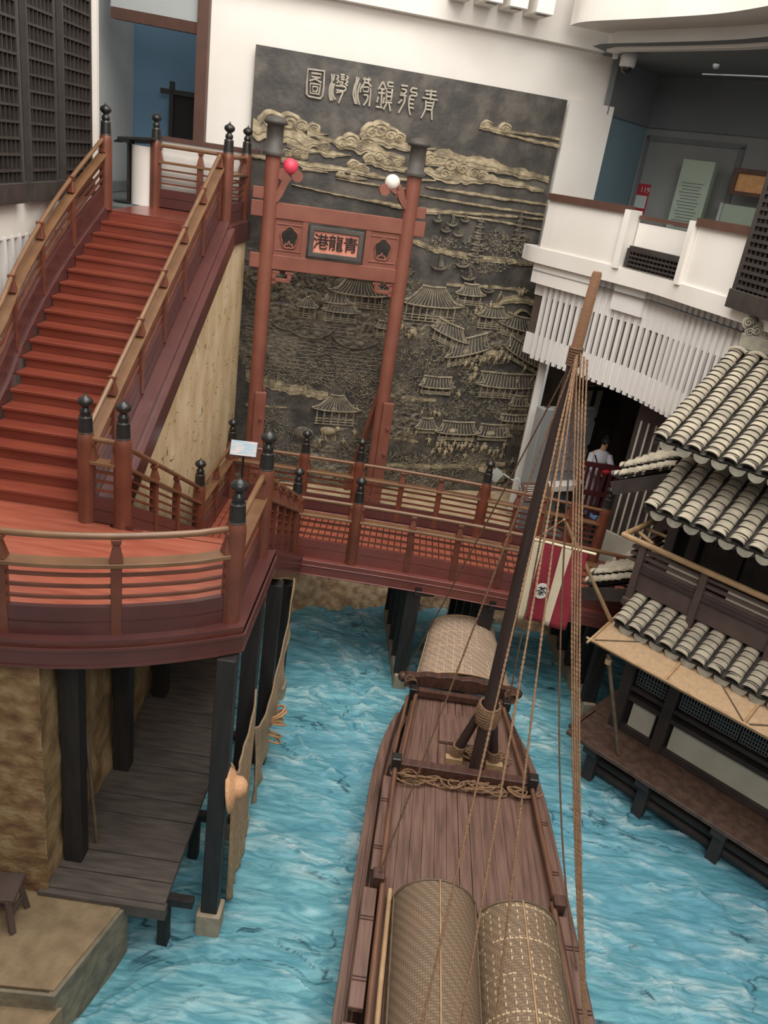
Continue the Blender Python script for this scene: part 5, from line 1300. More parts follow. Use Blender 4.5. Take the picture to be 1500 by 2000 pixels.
b = H(); b.tube([(-.6, BW-.08, 3.99), (-.6, 1.6, 3.99)], .045, 10); b.tube([(-.6, BW+.35, 3.95), (-.25, BW+.2, 3.92)], .03, 8); b.tube([(-.6, BW+.7, 3.9), (-.2, BW+.7, 3.9)], .03, 8); hp('bamboo_rail', b, 'bamboo')
for z in (3.86, 3.76, 3.66):
    b = H(); b.box((2.35, BW, z), (5.6, .05, .045)); b.box((-.42, BW+.5, z), (.05, 1.0, .045)); hp('balcony_rail', b, 'hwood2')
for u0, u1 in ((.12, .62), (1.0, 1.72), (2.0, 2.8)):
    b = H(); b.box(((u0+u1)/2, BW+.02, 3.76), (u1-u0, .015, .17)); hp('pale_slat', b, 'hpanel')
# ridge with scrolled end
r0 = hw_(1452, 655, 1.75)
b = H(); b.box((r0[0]+.38, 1.78, 6.84), (.75, .3, .22)); b.box((r0[0]+3., 1.78, 6.86), (4.6, .22, .26)); hp('ridge', b, 'tileend', bevel=.015)
b = H()
for k, (x, z, r) in enumerate(((.06, 7.1, .1), (.2, 7.02, .12), (.36, 7.0, .1), (.12, 6.98, .09), (.5, 6.97, .08))):
    b.tube([(r0[0]+x, 1.65, z), (r0[0]+x, 1.92, z)], r, 14)
    b.tube([(r0[0]+x+(r*.7*(1-j/20))*math.cos(j*.6), 1.63, z+(r*.7*(1-j/20))*math.sin(j*.6)) for j in range(18)], .012, 5)
hp('ridge_scroll', b, 'tileend')
b = H()
for k in range(18): b.tube([(r0[0]+.05+.28*k+d, 1.6, 6.7+.04*math.sin(pi*(d+.12)/.24)) for d in np.linspace(-.12, .12, 7)], .03, 6)
hp('ridge_tiles', b, 'tile')
# end wall of the upper floor: white slats and brackets seen past the eaves
b = H(); b.box((-.32, 2.6, 3.3), (.06, 1.6, 3.1)); hp('end_wall', b, 'hwood2')
for k in range(6):
    b = H(); b.box((-.37, 1.95+.22*k, 3.3), (.04, .06, 3.0)); hp('white_slat', b, 'greypale')
b = H(); b.box((-.4, 2.2, 4.45), (.16, .3, .5)); b.box((-.4, 1.7, 2.75), (.3, .2, .2)); b.box((-.55, 1.7, 2.9), (.5, .16, .16)); hp('bracket', b, 'hwood2', bevel=.01)
# ---- awning with battens and props
aw = thing('awning', 'tan mat awning on bamboo battens propped out below the lowest roof', 'awning', (HM @ Vector((2.3, -.5, 2.4)))[:], HA)
AF = (-.55, 2.6); AB = (.15, 2.82); u0, u1 = -.32, UE
b = H(); b.add([(u0, AF[0], AF[1]), (u1, AF[0], AF[1]-.02), (u1, AB[0], AB[1]), (u0+.02, AB[0], AB[1]), (u0, AF[0], AF[1]-.02), (u1, AF[0], AF[1]-.04), (u1, AB[0], AB[1]-.02), (u0+.02, AB[0], AB[1]-.02)], [(0, 1, 2, 3), (7, 6, 5, 4), (0, 4, 5, 1), (0, 3, 7, 4), (3, 2, 6, 7)])
b.build('mat', M['awn'], aw)
A = lambda u, f, d=.012: (u, lerp(AF[0], AB[0], f), lerp(AF[1], AB[1], f)+d)
for p0, p1, nm in ((A(u0-.06, 0), A(u1, 0), 'front_batten'), (A(u0, -.12), A(u0+.02, 1), 'end_batten'), (A(.85, 0), A(.85, 1), 'cross_batten'), (A(1.95, 0), A(1.95, 1), 'cross_batten'), (A(3.05, 0), A(3.05, 1), 'cross_batten')):
    b = H(); b.tube([p0, p1], .02, 8); b.build(nm, M['bamboo'], aw)
for p0, p1 in ((A(u0+.05, .05), A(.6, .95)), (A(1.95, .02), A(1.1, .95)), (A(2., .05), A(2.9, .95))):
    b = H(); b.tube([p0, p1], .009, 6); b.build('diagonal_cord', M['bamboodk'], aw)
b = H(); b.tube([(-.02, -.5, 2.5), (.42, -.12, .8)], .03, 8); b.build('prop_pole', M['bamboodk'], aw)
b = H()
for k in range(5): b.tube([(.0+.04*math.cos(t), -.48+.04*math.sin(t), 2.36+.015*k) for t in np.linspace(0, 2*pi, 10)], .01, 5)
b.build('prop_lashing', M['net'], aw)
# ---- tea flag on its bamboo pole
FY = 9.8
f0, f1, f2, f3 = [at_y(x, y, FY) for x, y in ((1040, 1052), (1150, 1079), (1104, 1230), (1008, 1206))]
fp = thing('tea_flag', 'striped cream and crimson flag with a white disc bearing one dark character', 'flag', f0[:])
fn = (f1-f0).cross(f3-f0).normalized()
if fn.y > 0: fn = -fn
def fl_(u, v):
    p = f0.lerp(f1, u).lerp(f3.lerp(f2, u), v); return p + fn*(.03*math.sin(u*7+v*2)*v)
cuts_t = [0, .2, .56, .78, 1.0]; cuts_b = [0, .3, .58, .8, 1.0]; cuts_b = [0, .13, .54, .7, 1.]
cuts_t = [0, .2, .53, .72, 1.]; cuts_b = [0, .14, .52, .66, 1.]
for k in range(4):
    b = MB(); b.grid(lambda a, v, k=k: fl_(lerp(lerp(cuts_t[k], cuts_b[k], v), lerp(cuts_t[k+1], cuts_b[k+1], v), a), v), 8, 16)
    b.build('stripe', M['cream' if k % 2 == 0 else 'crimson'], fp, label='%s stripe' % ('cream' if k % 2 == 0 else 'crimson'), solid=.006)
dc = at_y(1057, 1152, FY)+fn*.03; ux = (f1-f0).normalized(); uz = fn.cross(ux); uz = uz if uz.z > 0 else -uz
b = MB(); b.add([dc+ux*.1*math.cos(t)+uz*.122*math.sin(t) for t in np.linspace(0, 2*pi, 33)[:-1]], [tuple(range(32))]); kd = b.build('disc', M['white'], fp, solid=.004, label='white disc')
TF = Matrix(((ux.x, uz.x, fn.x, dc.x), (ux.y, uz.y, fn.y, dc.y), (ux.z, uz.z, fn.z, dc.z), (0, 0, 0, 1)))
b = MB()
for s_ in ([(-.055, .046), (.055, .054)], [(-.022, .07), (-.016, .034)], [(.026, .074), (.016, .036)], [(0, .036), (-.03, .004), (-.07, -.014)], [(0, .036), (.032, .006), (.078, -.02)], [(-.034, -.02), (.034, -.016)], [(0, .006), (.0, -.068), (-.012, -.062)], [(-.014, -.034), (-.042, -.058)], [(.014, -.034), (.04, -.052)]):
    for a_, c_ in zip(s_[:-1], s_[1:]): b.bar(TF @ Vector((a_[0], a_[1], .008)), TF @ Vector((c_[0], c_[1], .008)), .011, .006, up=fn)
b.build('lettering', M['ink'], kd, label='dark brushed character')
b = MB(); b.tube([f0-ux*.06, f1+ux*.1], .018, 8); b.build('crossbar', M['cream'], fp)
tip = at_y(1102, 1014, FY-.05); foot = HM @ Vector((-.3, -.05, 2.75))
b = MB(); b.tube([tip, tip.lerp(foot, .12)+Vector((0, 0, .0)), foot], [.018, .024, .032], 10); b.build('bamboo_pole', M['bamboo'], fp)
b = MB(); b.tube([tip, f0.lerp(f1, .05)], .006, 5); b.build('cord', M['bamboo'], fp)
b = MB(); b.tube([tip.lerp(foot, .3), f1+ux*.08], .006, 5); b.build('cord', M['bamboo'], fp)
# ================================================================ UPPER LEVEL DETAILS
def lat_hit(x, y):   # pixel on the left wall -> (distance along it, z)
    nrm = Vector((-ld.y, ld.x, 0)); o = LA+nrm*-.0
    d = ray(x, y); t = (o-CO).dot(nrm)/d.dot(nrm); p = CO+d*t; return (p-LA).dot(ld), p.z
def lattice(label, pos, ang_, w, h, z0, nx_, nz_, back=None, bottom=True, group='lattice screens', bar=.03, dep=.05, st=.09):
    t = thing('lattice_screen', label, 'screen', (pos[0], pos[1], z0), ang_, group)
    T = Matrix.Translation((pos[0], pos[1], z0)) @ Matrix.Rotation(ang_, 4, 'Z')
    b = MB(T)
    for x in (0, w): b.box((x, 0, h/2), (st, dep+.04, h))
    b.box((w/2, 0, h), (w, dep+.04, .09)); b.build('frame', M['lattice'], t, bevel=.004)
    b = MB(T)
    for k in range(1, nx_): b.box((w*k/nx_, .0, h/2), (bar, dep, h))
    for k in range(nz_+1): b.box((w/2, -.004, .06+(h-.1)*k/nz_), (w, dep+.02, bar*1.5))
    b.build('grille', M['lattice'], t)
    if bottom: b = MB(T); b.box((w/2, -.01, -.02), (w+.09, dep+.09, .26)); b.build('bottom_rail', M['lattice'], t, bevel=.006)
    if back: b = MB(T); b.box((w/2, dep/2+.02, h/2), (w, .01, h)); b.build('backing', M[back], t)
    return t
wn_l = Vector((ld.y, -ld.x, 0))
for (xa, xb), lb in (((-40, 34), 'dark lattice screen at the left edge of the picture'), ((44, 104), 'dark lattice screen in the middle of the three on the left wall'), ((113, 173), 'dark lattice screen nearest the doorway at the upper left')):
    s0 = lat_hit(xa, 210)[0]; s1 = lat_hit(xb, 210)[0]; p = LA+ld*s0+wn_l*.06
    lattice(lb, (p.x, p.y), la, s1-s0-.15, 4.3, 7.4, 7, 21, 'latback', bar=.022, st=.05)
# lectern beside the landing
lx, ly = -5.3, 15.45
ly = 15.45
t = thing('lectern', 'white lectern with a slanted black top on the upper landing', 'lectern', (lx, ly, ZL))
b = MB(); b.lathe((lx+.05, ly, ZL), [(.2, 0), (.2, .98), (.21, 1.0)], 20, 1, .8); b.build('column', M['white'], t)
b = MB(); b.box((lx-.17, ly, ZL+.52), (.03, .3, 1.0)); b.box((lx-.28, ly, ZL+.02), (.3, .34, .03)); b.build('stand', M['black'], t)
b = MB(); b.box((lx+.0, ly-.02, ZL+1.08), (.66, .46, .05), R=Matrix.Rotation(-.12, 3, 'X') @ Matrix.Rotation(-.1, 3, 'Y')); b.box((lx-.32, ly, ZL+1.05), (.2, .4, .03), R=Matrix.Rotation(-.5, 3, 'Y')); b.build('desk_top', M['black'], t, bevel=.01)
# dark painted screen in the room
p0 = at_y(333, 185, 18.6); p1 = at_y(384, 190, 18.6)
t = thing('folding_screen', 'tall black screen standing in the blue room behind the doorway', 'screen', (p0.x, 18.6, ZL))
zt_ = at_y(350, 182, 18.6).z
b = MB(); b.box(((p0.x+p1.x+.6)/2+.02, 18.62, (ZL+zt_)/2), (p1.x-p0.x+.6, .05, zt_-ZL)); b.build('panel', M['ink'], t)
b = MB(); b.box((p0.x+.04, 18.58, (ZL+zt_+.2)/2), (.09, .1, zt_-ZL+.2)); b.box((p0.x+.45, 18.57, zt_), (1.3, .08, .1)); b.build('frame', M['black'], t, bevel=.006)
# projecting wall lamps along the cornice
for k, (x, y, lb) in enumerate(((905, -4, 'white box wall lamp above the cornice, leftmost of the four'), (957, 7, 'white box wall lamp above the cornice, second of the four from the left'), (1005, 18, 'white box wall lamp above the cornice, third of the four from the left'), (1055, 30, 'white box wall lamp nearest the round balcony ceiling'))):
    v = at_y(x, y, 16.6+.14*k)
    d = wn(v.x); a = math.atan2(d.y, d.x)
    t = thing('wall_lamp', lb, 'lamp', (v.x, v.y, v.z), a, 'box lamps along the cornice')
    T = Matrix.Translation(v) @ Matrix.Rotation(a, 4, 'Z')
    b = MB(T); b.box((-.1, 0, .4), (.62, .34, .8)); b.build('housing', M['white'], t, bevel=.01)
    b = MB(T); b.box((.06, 0, -.003), (.1, .2, .01)); b.build('slot', M['greyd'], t)
# camera dome at the wall corner
v = at_y(1228, 114, 17.3)-Vector((0, 0, .06))
t = thing('security_camera', 'pale dome security camera at the upper corner of the end wall', 'camera', v[:])
b = MB(); b.lathe(v, [(.06, .2), (.13, .16), (.15, .08), (.15, -.06), (.13, -.09)], 16); b.build('housing', M['cctv'], t)
b = MB(); b.sphere(v+Vector((0, 0, -.1)), .1, 14, 10); b.build('dome', M['glassdk'], t)
b = MB(); b.bar(v+Vector((0, 0, .18)), v+Vector((-.22, .1, .22)), .08, .08); b.box(v+Vector((-.24, .1, .18)), (.08, .14, .3)); b.build('bracket', M['cctv'], t)
# corridor furniture
def on_corr(x0, y0, x1, y1):
    a = cwall(x0, y0); c = cwall(x1, y1); return a, c
def cw(t_, z, d): return Vector((4.5, 20.1, z))+cd*t_+(cn if cn.dot(CO-Vector((4.5, 20.1, 0))) > 0 else -cn)*d
cdn = cn if cn.dot(CO-Vector((4.5, 20.1, 0))) > 0 else -cn
def cbox(b, t_, z, d, w, h, th): b.box(cw(t_, z, d), (w, th, h), ca)
a = cwall(1372, 306, .5); c = cwall(1338, 432, .5)
t = thing('text_panel', 'tall sage green text panel standing in the upper corridor', 'panel', cw((a[0]+c[0])/2, 7.1, .5)[:], ca)
tm = (a[0]+c[0])/2; ztp = a[1]-.08
b = MB(); cbox(b, tm, (7.1+ztp)/2, .5, .72, ztp-7.1, .16); b.build('board', M['greenpan'], t, bevel=.006)
b = MB()
for k in range(17): cbox(b, tm-.02, ztp-.45-.062*k, .585, .5-.06*((k*7) % 3), .016, .006)
b.build('text_lines', M['greyd'], t)
# fire notice
f0_ = cwall(1258, 365); f1_ = cwall(1250, 412); tm = (f0_[0]+f1_[0])/2
t = thing('fire_notice', 'red and white fire notice reading 119 on the corridor wall', 'sign', cw(tm, f1_[1], .03)[:], ca)
z1, z0 = f0_[1]+.06, f1_[1]-.06
b = MB(); cbox(b, tm, (z0+z1)/2, .05, .36, z1-z0, .03); k = b.build('plate', M['signred'], t)
b = MB(); cbox(b, tm, lerp(z0, z1, .4), .07, .3, (z1-z0)*.42, .012); b.build('pale_field', M['signpale'], t)
b = MB(); cbox(b, tm+.06, z1+.12, .04, .32, .2, .03); b.build('upper_plate', M['maroon'], t)
TC = Matrix.Translation(cw(tm+.06, lerp(z0, z1, .8), .068)) @ Matrix.Rotation(ca, 4, 'Z') @ Matrix.Rotation(pi/2, 4, 'X')
b = MB(); text_mb(b, '119', TC, .16, .004); b.build('lettering', M['signpale'], t)
# orange plaque in a dark frame and pale cabinet under it
o0 = cwall(1435, 335, .6); o1 = cwall(1497, 362, .6); 
t = thing('wooden_plaque', 'orange wooden plaque in a dark frame at the right of the upper corridor', 'plaque', cw(o0[0], o1[1], .6)[:], ca)
w_ = .95; zc1 = (o0[1]+o1[1])/2-.1
b = MB()
for x0, x1, z0_, z1_ in ((0, w_, .17, .26), (0, w_, -.24, -.16), (0, .1, -.2, .2), (w_-.1, w_, -.2, .2)): b.box(cw(o0[0]+(x0+x1)/2, zc1+(z0_+z1_)/2, .6), (x1-x0, .1, z1_-z0_), ca)
b.build('frame', M['brown'], t, bevel=.006)
b = MB(); b.box(cw(o0[0]+w_/2, zc1, .58), (w_-.1, .04, .4), ca); b.build('board', M['plaque'], t)
t = thing('glass_case', 'pale green lit display case under the orange plaque', 'display case', cw(o0[0]-.1, 7.1, .45)[:], ca)
b = MB(); b.box(cw(o0[0]+.3, 7.85, .35), (.8, .3, 1.5), ca); b.build('case', M['greenpan'], t, bevel=.01)
b = MB(); b.box(cw(o0[0]-.1, 7.85, .37), (.06, .36, 1.52), ca); b.build('edge', M['greypale'], t)
# ceiling pipe and sprinkler
b = MB(); b.tube([at_y(1372, 145, 14.6), at_y(1500, 150, 13.4)], .012, 8); tag(b.build('ceiling_pipe', M['greyd']), 'thin grey pipe under the dark corridor ceiling', 'pipe')
b = MB(); v = at_y(1397, 134, 14.2); b.lathe(v, [(.05, .06), (.05, .03), (.035, 0), (.015, -.01)], 14); tag(b.build('ceiling_sensor', M['greyd']), 'small round sensor on the dark corridor ceiling', 'sensor')
# low grille between parapet bays, tall lattice at the right edge
p, tt = curve_at(14.78); q2, _ = curve_at(13.64); dv = q2-p; a_ = math.atan2(dv.y, dv.x)
lattice('low dark grille at the foot of the recessed balcony bay', (p.x, p.y), a_, dv.length, .32, 7.34, 14, 3, 'hblack', False, bar=.022)
p, tt = curve_at(12.22); q2, _ = curve_at(10.6); dv = q2-p; a_ = math.atan2(dv.y, dv.x); nn_ = Vector((dv.y, -dv.x, 0)).normalized()
lattice('tall dark lattice screen hung on the balcony at the right edge of the picture', (p.x+nn_.x*.1, p.y+nn_.y*.1), a_, dv.length, 2.2, 7.36, 15, 20, None, True, dep=.09)
# white post under the balcony end
pt_ = at_y(1062, 705, 16.75); b = MB(); b.box((pt_.x, pt_.y, (ZG+5.25)/2), (.15, .15, 5.25-ZG)); tag(b.build('support_column', M['white'], bevel=.01), 'slim white column under the end of the curved balcony', 'column')
# ================================================================ UNDER THE BALCONY
def vquad(name, a, c, d, e, th, mat, par=None):  # board through four points
    b = MB(); n = (c-a).cross(e-a).normalized()*th; vs = [a, c, d, e, a+n, c+n, d+n, e+n]
    b.add(vs, [(3, 2, 1, 0), (4, 5, 6, 7), (0, 1, 5, 4), (1, 2, 6, 5), (2, 3, 7, 6), (3, 0, 4, 7)]); return b.build(name, mat, par)
bd = Vector((.78, .42, 0)).normalized(); B0 = at_y(1075, 800, 15.9); ba = math.atan2(bd.y, bd.x)
t = thing('display_board', 'grey framed notice board with a speckled face behind the mast', 'board', (B0.x, B0.y, ZG+.2), ba)
T = Matrix.Translation((B0.x, B0.y, 0)) @ Matrix.Rotation(ba, 4, 'Z'); zt_ = B0.z
b = MB(T); b.box((-.02, .12, (ZG+zt_)/2), (.3, .24, zt_-ZG)); b.box((.62, .18, (ZG+zt_)/2), (1.3, .1, zt_-ZG)); b.build('case', M['greyw'], t, bevel=.01)
b = MB(T); b.box((.72, .1, (2.75+zt_)/2-.06), (1.1, .05, zt_-2.75)); b.build('border', M['greyd'], t)
b = MB(T); b.box((.74, .07, (2.9+zt_)/2-.1), (.8, .02, zt_-3.15)); b.build('face', M['speck'], t)
b = MB(T); b.box((.7, 0, 2.62), (1.3, .4, .14)); b.build('ledge', M['white'], t, bevel=.01)
s0_ = at_y(1048, 962, 14.9)
t = thing('sloped_sign', 'brown sloped information sign with pale lines below the notice board', 'sign', (s0_.x, s0_.y, ZG))
R_ = Matrix.Rotation(.35, 3, 'Z') @ Matrix.Rotation(.75, 3, 'X')
b = MB(); b.box(s0_, (.62, .42, .05), R=R_); b.build('plate', M['brown'], t, bevel=.008)
b = MB()
for k in range(6): b.box(s0_+R_ @ Vector((-.04, .13-.05*k, .028)), (.44-.05*(k % 3), .012, .004), R=R_)
b.build('text_lines', M['signpale'], t)
b = MB(); b.tube([s0_+Vector((0, 0, -.02)), (s0_.x, s0_.y+.1, ZG)], .04, 8); b.build('leg', M['brown'], t)
for k, ((x0, y0), (x1, y1), lb) in enumerate((((1068, 955), (1117, 988), 'low dark bench with a pale blue top edge beside the mast'), ((1140, 998), (1166, 1012), 'low dark bench with a pale blue top edge between the two end newel posts'))):
    g0, g1 = at_z(x0, y0, ZG+.62), at_z(x1, y1, ZG+.62); t = thing('low_bench', lb, 'bench', (g0.x, g0.y, ZG), group='low benches with blue edges')
    b = MB(); b.bar(g0, g1, .1, .06); b.build('blue_strip', M['blueglass'], t)
    b = MB(); b.bar(g0-Vector((0, 0, .32)), g1-Vector((0, 0, .32)), .16, .58); b.build('base', M['hwood'], t)
# half-timbered wall
H0 = at_y(1085, 830, 16.9); H1 = at_y(1162, 830, 17.4); hd = (H1-H0); hd.z = 0; L_ = hd.length; ha2 = math.atan2(hd.y, hd.x)
T = Matrix.Translation((H0.x, H0.y, ZG)) @ Matrix.Rotation(ha2, 4, 'Z')
t = thing('timber_framed_wall', 'pale panelled wall with dark timber framing deep under the balcony', 'wall', (H0.x, H0.y, ZG), ha2)
b = MB(T); b.box((L_/2, .05, 1.5), (L_, .06, 3.0)); b.build('plaster', M['hpanel'], t)
b = MB(T)
for x in (0, L_*.5, L_*.78, L_+.06): b.box((x, 0, 1.5), (.07, .08, 3.0))
for z in (.3, .95, 1.6, 2.25, 2.95): b.box((L_/2, 0, z), (L_, .08, .07))
b.build('timbers', M['hblack'], t)
b = MB(T); b.box((L_+.35, .1, 1.6), (.5, .2, 3.3)); b.build('corner_post', M['hwood'], t)
# maroon balustrade
m0 = at_y(1140, 900, 15.7); m1 = at_y(1232, 915, 15.7)
t = thing('maroon_balustrade', 'dark maroon railing in front of the robed figure', 'railing', (m0.x, 15.7, ZG))
zb0 = m0.z-.05
b = MB()
for k in range(9): b.box((lerp(m0.x, m1.x, k/8), 15.7, (ZG+.15+zb0)/2), (.06, .05, zb0-ZG-.15))
b.build('bars', M['maroon'], t)
b = MB(); b.box(((m0.x+m1.x)/2, 15.7, zb0), (m1.x-m0.x+.1, .08, .09)); b.box(((m0.x+m1.x)/2, 15.7, zb0-.62), (m1.x-m0.x+.1, .06, .1)); b.box(((m0.x+m1.x)/2, 15.7, ZG+.12), (m1.x-m0.x+.1, .08, .12)); b.build('rails', M['maroon'], t)
# white slatted wall left of the tea house
t = thing('slatted_wall', 'dark wall with vertical white slats behind the tea house eaves', 'wall', (HM @ Vector((-1.3, 2.2, 2.0)))[:], HA)
SW = 3.5; su = hw_(1192, 1038, SW); sv2 = hw_(1290, 800, SW)
b = H(); b.box((su[0]+.7, SW+.05, (ZG+sv2[1])/2), (1.6, .08, sv2[1]-ZG)); b.build('boards', M['hwood'], t)
for k in range(6): b = H(); b.box((su[0]+.02+.15*k, SW, (su[1]+sv2[1]-.3)/2), (.035, .05, sv2[1]-.3-su[1])); b.build('slat', M['hpanel'], t)
b = H(); b.box((su[0]+.5, SW-.01, (ZG+su[1])/2), (1.3, .06, su[1]-ZG)); b.build('sill_board', M['hpanel'], t)
# ---- robed figure: one skinned body, robe and hair over it
import bmesh
px_, py_ = 4.3, 16.2; pz = ZG+.52
pr = thing('person', 'small robed figure in white leaning over the maroon railing holding a red and white bundle', 'person', (px_, py_, pz))
def skin(name, verts, edges, radii, mat, par, sub=2):
    me = bpy.data.meshes.new(name); o = bpy.data.objects.new(name, me); COL.objects.link(o); o.parent = par; W = wmat(par); ROOT[o.name] = W; I = W.inverted()
    bm = bmesh.new(); sk = bm.verts.layers.skin.verify(); vs = [bm.verts.new(I @ Vector(v)) for v in verts]
    for a, b_ in edges: bm.edges.new((vs[a], vs[b_]))
    for v, r in zip(vs, radii): v[sk].radius = (r, r)
    vs[0][sk].use_root = True; bm.to_mesh(me); bm.free(); me.materials.append(mat)
    m1_ = o.modifiers.new('skin', 'SKIN'); m1_.use_smooth_shade = True; s_ = o.modifiers.new('sub', 'SUBSURF'); s_.levels = sub; s_.render_levels = sub
    return o
B = lambda x, y, z: Vector((px_+x, py_+y, pz+z))
V = [B(0, 0, .9), B(.02, -.02, 1.1), B(.04, -.05, 1.3), B(.04, -.06, 1.42), B(.06, -.08, 1.52), B(.07, -.09, 1.62),
     B(-.14, -.05, 1.32), B(-.2, -.16, 1.08), B(.02, -.34, 1.0), B(.08, -.38, 1.0), B(.2, -.06, 1.32), B(.26, -.2, 1.16), B(.26, -.36, 1.14), B(.3, -.4, 1.14),
     B(-.09, 0, .85), B(-.1, -.03, .45), B(-.1, .02, .06), B(-.1, -.12, .03), B(.1, 0, .85), B(.1, -.03, .45), B(.1, .02, .06), B(.1, -.12, .03)]
E_ = [(0, 1), (1, 2), (2, 3), (3, 4), (4, 5), (2, 6), (6, 7), (7, 8), (8, 9), (2, 10), (10, 11), (11, 12), (12, 13), (0, 14), (14, 15), (15, 16), (16, 17), (0, 18), (18, 19), (19, 20), (20, 21)]
Rr = [.13, .12, .13, .05, .075, .085, .06, .045, .03, .025, .06, .045, .03, .025, .085, .06, .04, .035, .085, .06, .04, .035]
body = skin('body', V, E_, Rr, M['skin'], pr)
for hand, sgn in ((V[9], 1), (V[13], 1)):
    fv = [hand]; fe = []; fr = [.022]
    for k in range(5):
        dx = (-.03+.016*k); L1 = (.03, .036, .04, .036, .03)[k]
        i = len(fv); fv += [hand+Vector((dx, -.02, 0)), hand+Vector((dx, -.02-L1, -.008)), hand+Vector((dx*.9, -.03-L1, -.032))]; fe += [(0, i), (i, i+1), (i+1, i+2)]; fr += [.009, .008, .007]
    skin('hand', fv, fe, fr, M['skin'], pr, 1)
hc = B(.075, -.1, 1.585)
b = MB(); b.sphere(hc+Vector((-.012, -.085, .0)), .018, 8, 6, (1, 1, 1.3)); b.build('nose', M['skin'], pr)
b = MB(); b.sphere(hc+Vector((-.04, -.078, .025)), .011, 6, 5); b.build('eye', M['ink'], pr)
b = MB(); b.sphere(hc+Vector((.03, -.078, .025)), .011, 6, 5); b.build('eye', M['ink'], pr)
b = MB(); b.box(hc+Vector((-.008, -.082, -.045)), (.04, .012, .01)); b.build('mouth', M['maroon'], pr)
b = MB(); b.sphere(hc+Vector((0, .022, .035)), .105, 14, 9, (1, .95, .95)); b.sphere(hc+Vector((0, .06, .13)), .05, 10, 7); b.build('hair', M['ink'], pr)
b = MB()
prof = []
rows = [(1.43, .07, .06, .04, -.055), (1.38, .16, .1, .04, -.05), (1.28, .19, .14, .035, -.04), (1.1, .17, .15, .02, -.02), (.95, .18, .16, 0, 0), (.6, .2, .18, 0, .0), (.2, .23, .21, 0, .01)]
vs = []
for z, a_, c_, ox, oy in rows:
    for j in range(20): th = 2*pi*j/20; vs.append(B(ox+a_*math.cos(th)*(1+.04*math.sin(5*th)), oy+c_*math.sin(th), z))
b.add(vs, [(i*20+j, i*20+(j+1) % 20, (i+1)*20+(j+1) % 20, (i+1)*20+j)[::-1] for i in range(len(rows)-1) for j in range(20)], True)
for P_, w0, w1 in (([V[6], V[7], V[8]], .075, .09), ([V[10], V[11], V[12]], .075, .09)): b.tube(P_, [w0, .07, w1], 12)
b.build('robe', M['robe'], pr)
b = MB(); b.tube([B(-.12, -.19, 1.34), B(.0, -.2, 1.1), B(.1, -.2, .95)], .014, 6); b.build('sash', M['ink'], pr)
c_ = B(.22, -.46, 1.12)
t = thing('cloth_bundle', 'red and white striped cloth bundle in the hands of the robed figure', 'bundle', c_[:])
b = MB(); b.sphere(c_+Vector((-.1, 0, 0)), .1, 12, 8, (1.1, .8, .9)); b.build('red_end', M['red'], t)
b = MB(); b.sphere(c_+Vector((.06, 0, .02)), .12, 12, 8, (1, .8, .95)); b.build('white_middle', M['robe'], t)
b = MB(); b.sphere(c_+Vector((.2, 0, 0)), .11, 12, 8, (1, .8, .9)); b.build('red_end', M['red'], t)
# ================================================================ DOCK SIDE AND BRIDGE PROPS
# blue sign on a thin stand
sv_ = at_y(476, 876, 12.75)
t = thing('info_sign', 'pale blue information sign on a thin black stand on the bridge landing', 'sign', (sv_.x, 12.75, ZB))
R_ = Matrix.Rotation(.1, 3, 'Z') @ Matrix.Rotation(.95, 3, 'X')
b = MB(); b.box(sv_, (.44, .26, .02), R=R_); b.build('panel', M['bluesign'], t)
b = MB(); b.box(sv_+R_ @ Vector((0, 0, -.016)), (.46, .28, .012), R=R_); b.build('frame', M['black'], t)
b = MB(); b.tube([(sv_.x, 12.76, ZB), (sv_.x, 12.76, sv_.z-.03)], .02, 8); b.lathe((sv_.x, 12.76, ZB), [(.14, 0), (.14, .015), (.03, .03)], 16); b.build('stand', M['black'], t)
# straw hat on the front post
hc_ = at_y(436, 1535, 6.66); hc_.x = -1.19
t = thing('straw_hat', 'round tan straw hat hung on the front water post', 'hat', hc_[:])
T = Matrix.Translation(hc_) @ Matrix.Rotation(.12, 4, 'Z') @ Matrix.Rotation(1.42, 4, 'Y')
b = MB(T); b.lathe((0, 0, 0), [(.265, -.03), (.275, -.015), (.22, .02), (.13, .05), (.12, .06)], 28); b.build('brim', M['straw'], t)
b = MB(T); b.lathe((0, 0, 0), [(.125, .05), (.11, .12), (.06, .165), (.01, .175)], 20); b.build('crown', M['straw'], t)
# netting slung along the posts
def net(lb, top_pts, bot_pts, seed):
    tp = cr(top_pts, 6); bt_ = cr(bot_pts, 6); n = min(len(tp), len(bt_))
    def fn(u, v):
        i = u*(n-1); k = min(int(i), n-2); f = i-k; a = tp[k].lerp(tp[k+1], f); c = bt_[k].lerp(bt_[k+1], f); p = a.lerp(c, v)
        return p+Vector((.03*math.sin(u*38+seed+v*2)*(.15+v*.8)+.014*math.sin(u*11+v*5), .02*math.sin(v*9+u*5), -.05*math.sin(u*29)*v))
    b = MB(); b.grid(fn, 40, 40); o = b.build('fishing_net', M['net'], solid=.02); tag(o, lb, 'net', 'fishing nets drying on the posts'); return o
net('brown fishing net slung from the farthest water post down to the third', [(-1.24, 10.95, 2.35), (-1.2, 10.2, 1.75), (-1.18, 9.3, 1.45), (-1.18, 8.4, 1.6), (-1.19, 8.08, 1.75)], [(-1.22, 10.9, 2.0), (-1.17, 10.2, 1.15), (-1.15, 9.4, .8), (-1.15, 8.6, .5), (-1.16, 8.1, .4)], 1)
net('brown fishing net hanging between the front water post and the second', [(-1.2, 7.86, 2.5), (-1.2, 7.4, 2.05), (-1.2, 7.0, 2.0), (-1.2, 6.74, 2.35)], [(-1.17, 7.84, .3), (-1.16, 7.4, .15), (-1.16, 7.0, .1), (-1.16, 6.8, .2)], 4)
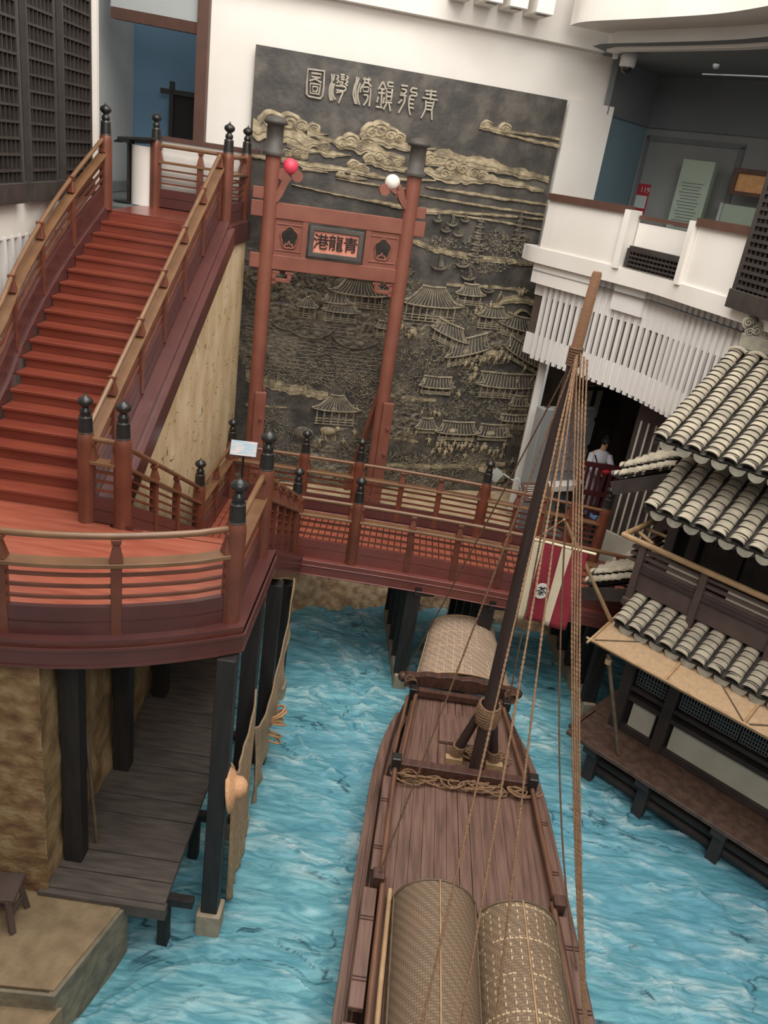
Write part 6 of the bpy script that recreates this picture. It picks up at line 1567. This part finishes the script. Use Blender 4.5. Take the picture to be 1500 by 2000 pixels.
# coil of orange rope on the third post
cc = Vector((-1.14, 9.42, .85)); b = MB()
for k in range(7): b.tube([cc+Vector((.14*math.cos(t_)+.03*math.sin(k*2.), .13*math.sin(t_), .1-.05*k+.09*math.cos(t_+k*.4)-.03*k*(k > 4))) for t_ in np.linspace(0, 2*pi, 22)], .018, 6)
tag(b.build('rope_coil', M['orange']), 'coil of orange rope looped on the third water post', 'rope')
# gaff pole with a hooked top leaning on the dock post
b = MB(); f_ = at_z(190, 1648, .82); tp = at_y(168, 1430, f_.y-.05)
b.tube(cr([f_, f_.lerp(tp, .5), tp, tp+Vector((-.04, .03, .22)), tp+Vector((-.12, .04, .32)), tp+Vector((-.16, .04, .22))], 6), .022, 8); tag(b.build('gaff_pole', M['bamboodk']), 'thin hooked gaff pole leaning beside the front dock post', 'pole')
# stool on the quay
sx_, sy_ = -3.38, 5.75
t = thing('wooden_stool', 'dark wooden stool standing on the stone quay at the left edge', 'stool', (sx_, sy_, .73))
b = MB(); b.box((sx_, sy_, 1.16), (.5, .34, .06), .1); b.build('seat', M['hwood2'], t, bevel=.01)
for a_, c_ in ((-1, -1), (1, -1), (1, 1), (-1, 1)):
    b = MB(); b.bar((sx_+a_*.19, sy_+c_*.12, 1.15), (sx_+a_*.24, sy_+c_*.16, .73), .06, .06); b.build('leg', M['hwood2'], t, bevel=.006)
b = MB(); b.bar((sx_-.2, sy_, .88), (sx_+.2, sy_, .88), .04, .04); b.bar((sx_+.21, sy_-.14, .92), (sx_+.21, sy_+.14, .92), .04, .04); b.build('stretcher', M['hwood2'], t)
# pale rake by the relief foot
r0_ = at_y(1002, 938, 15.9); r1_ = at_y(984, 926, 15.9); b = MB()
b.tube(cr([Vector((r0_.x+.5, r0_.y+.1, ZG)), r0_+Vector((.15, 0, -.02)), r0_, r1_], 5), .015, 6)
for k in range(9): b.tube([r1_+Vector((-.02*k, 0, .015*k)), r1_+Vector((-.14-.028*k, -.02, -.2+.012*k))], .009, 5)
tag(b.build('rake', M['signpale']), 'pale rake leaning at the foot of the relief beside the white column', 'rake')
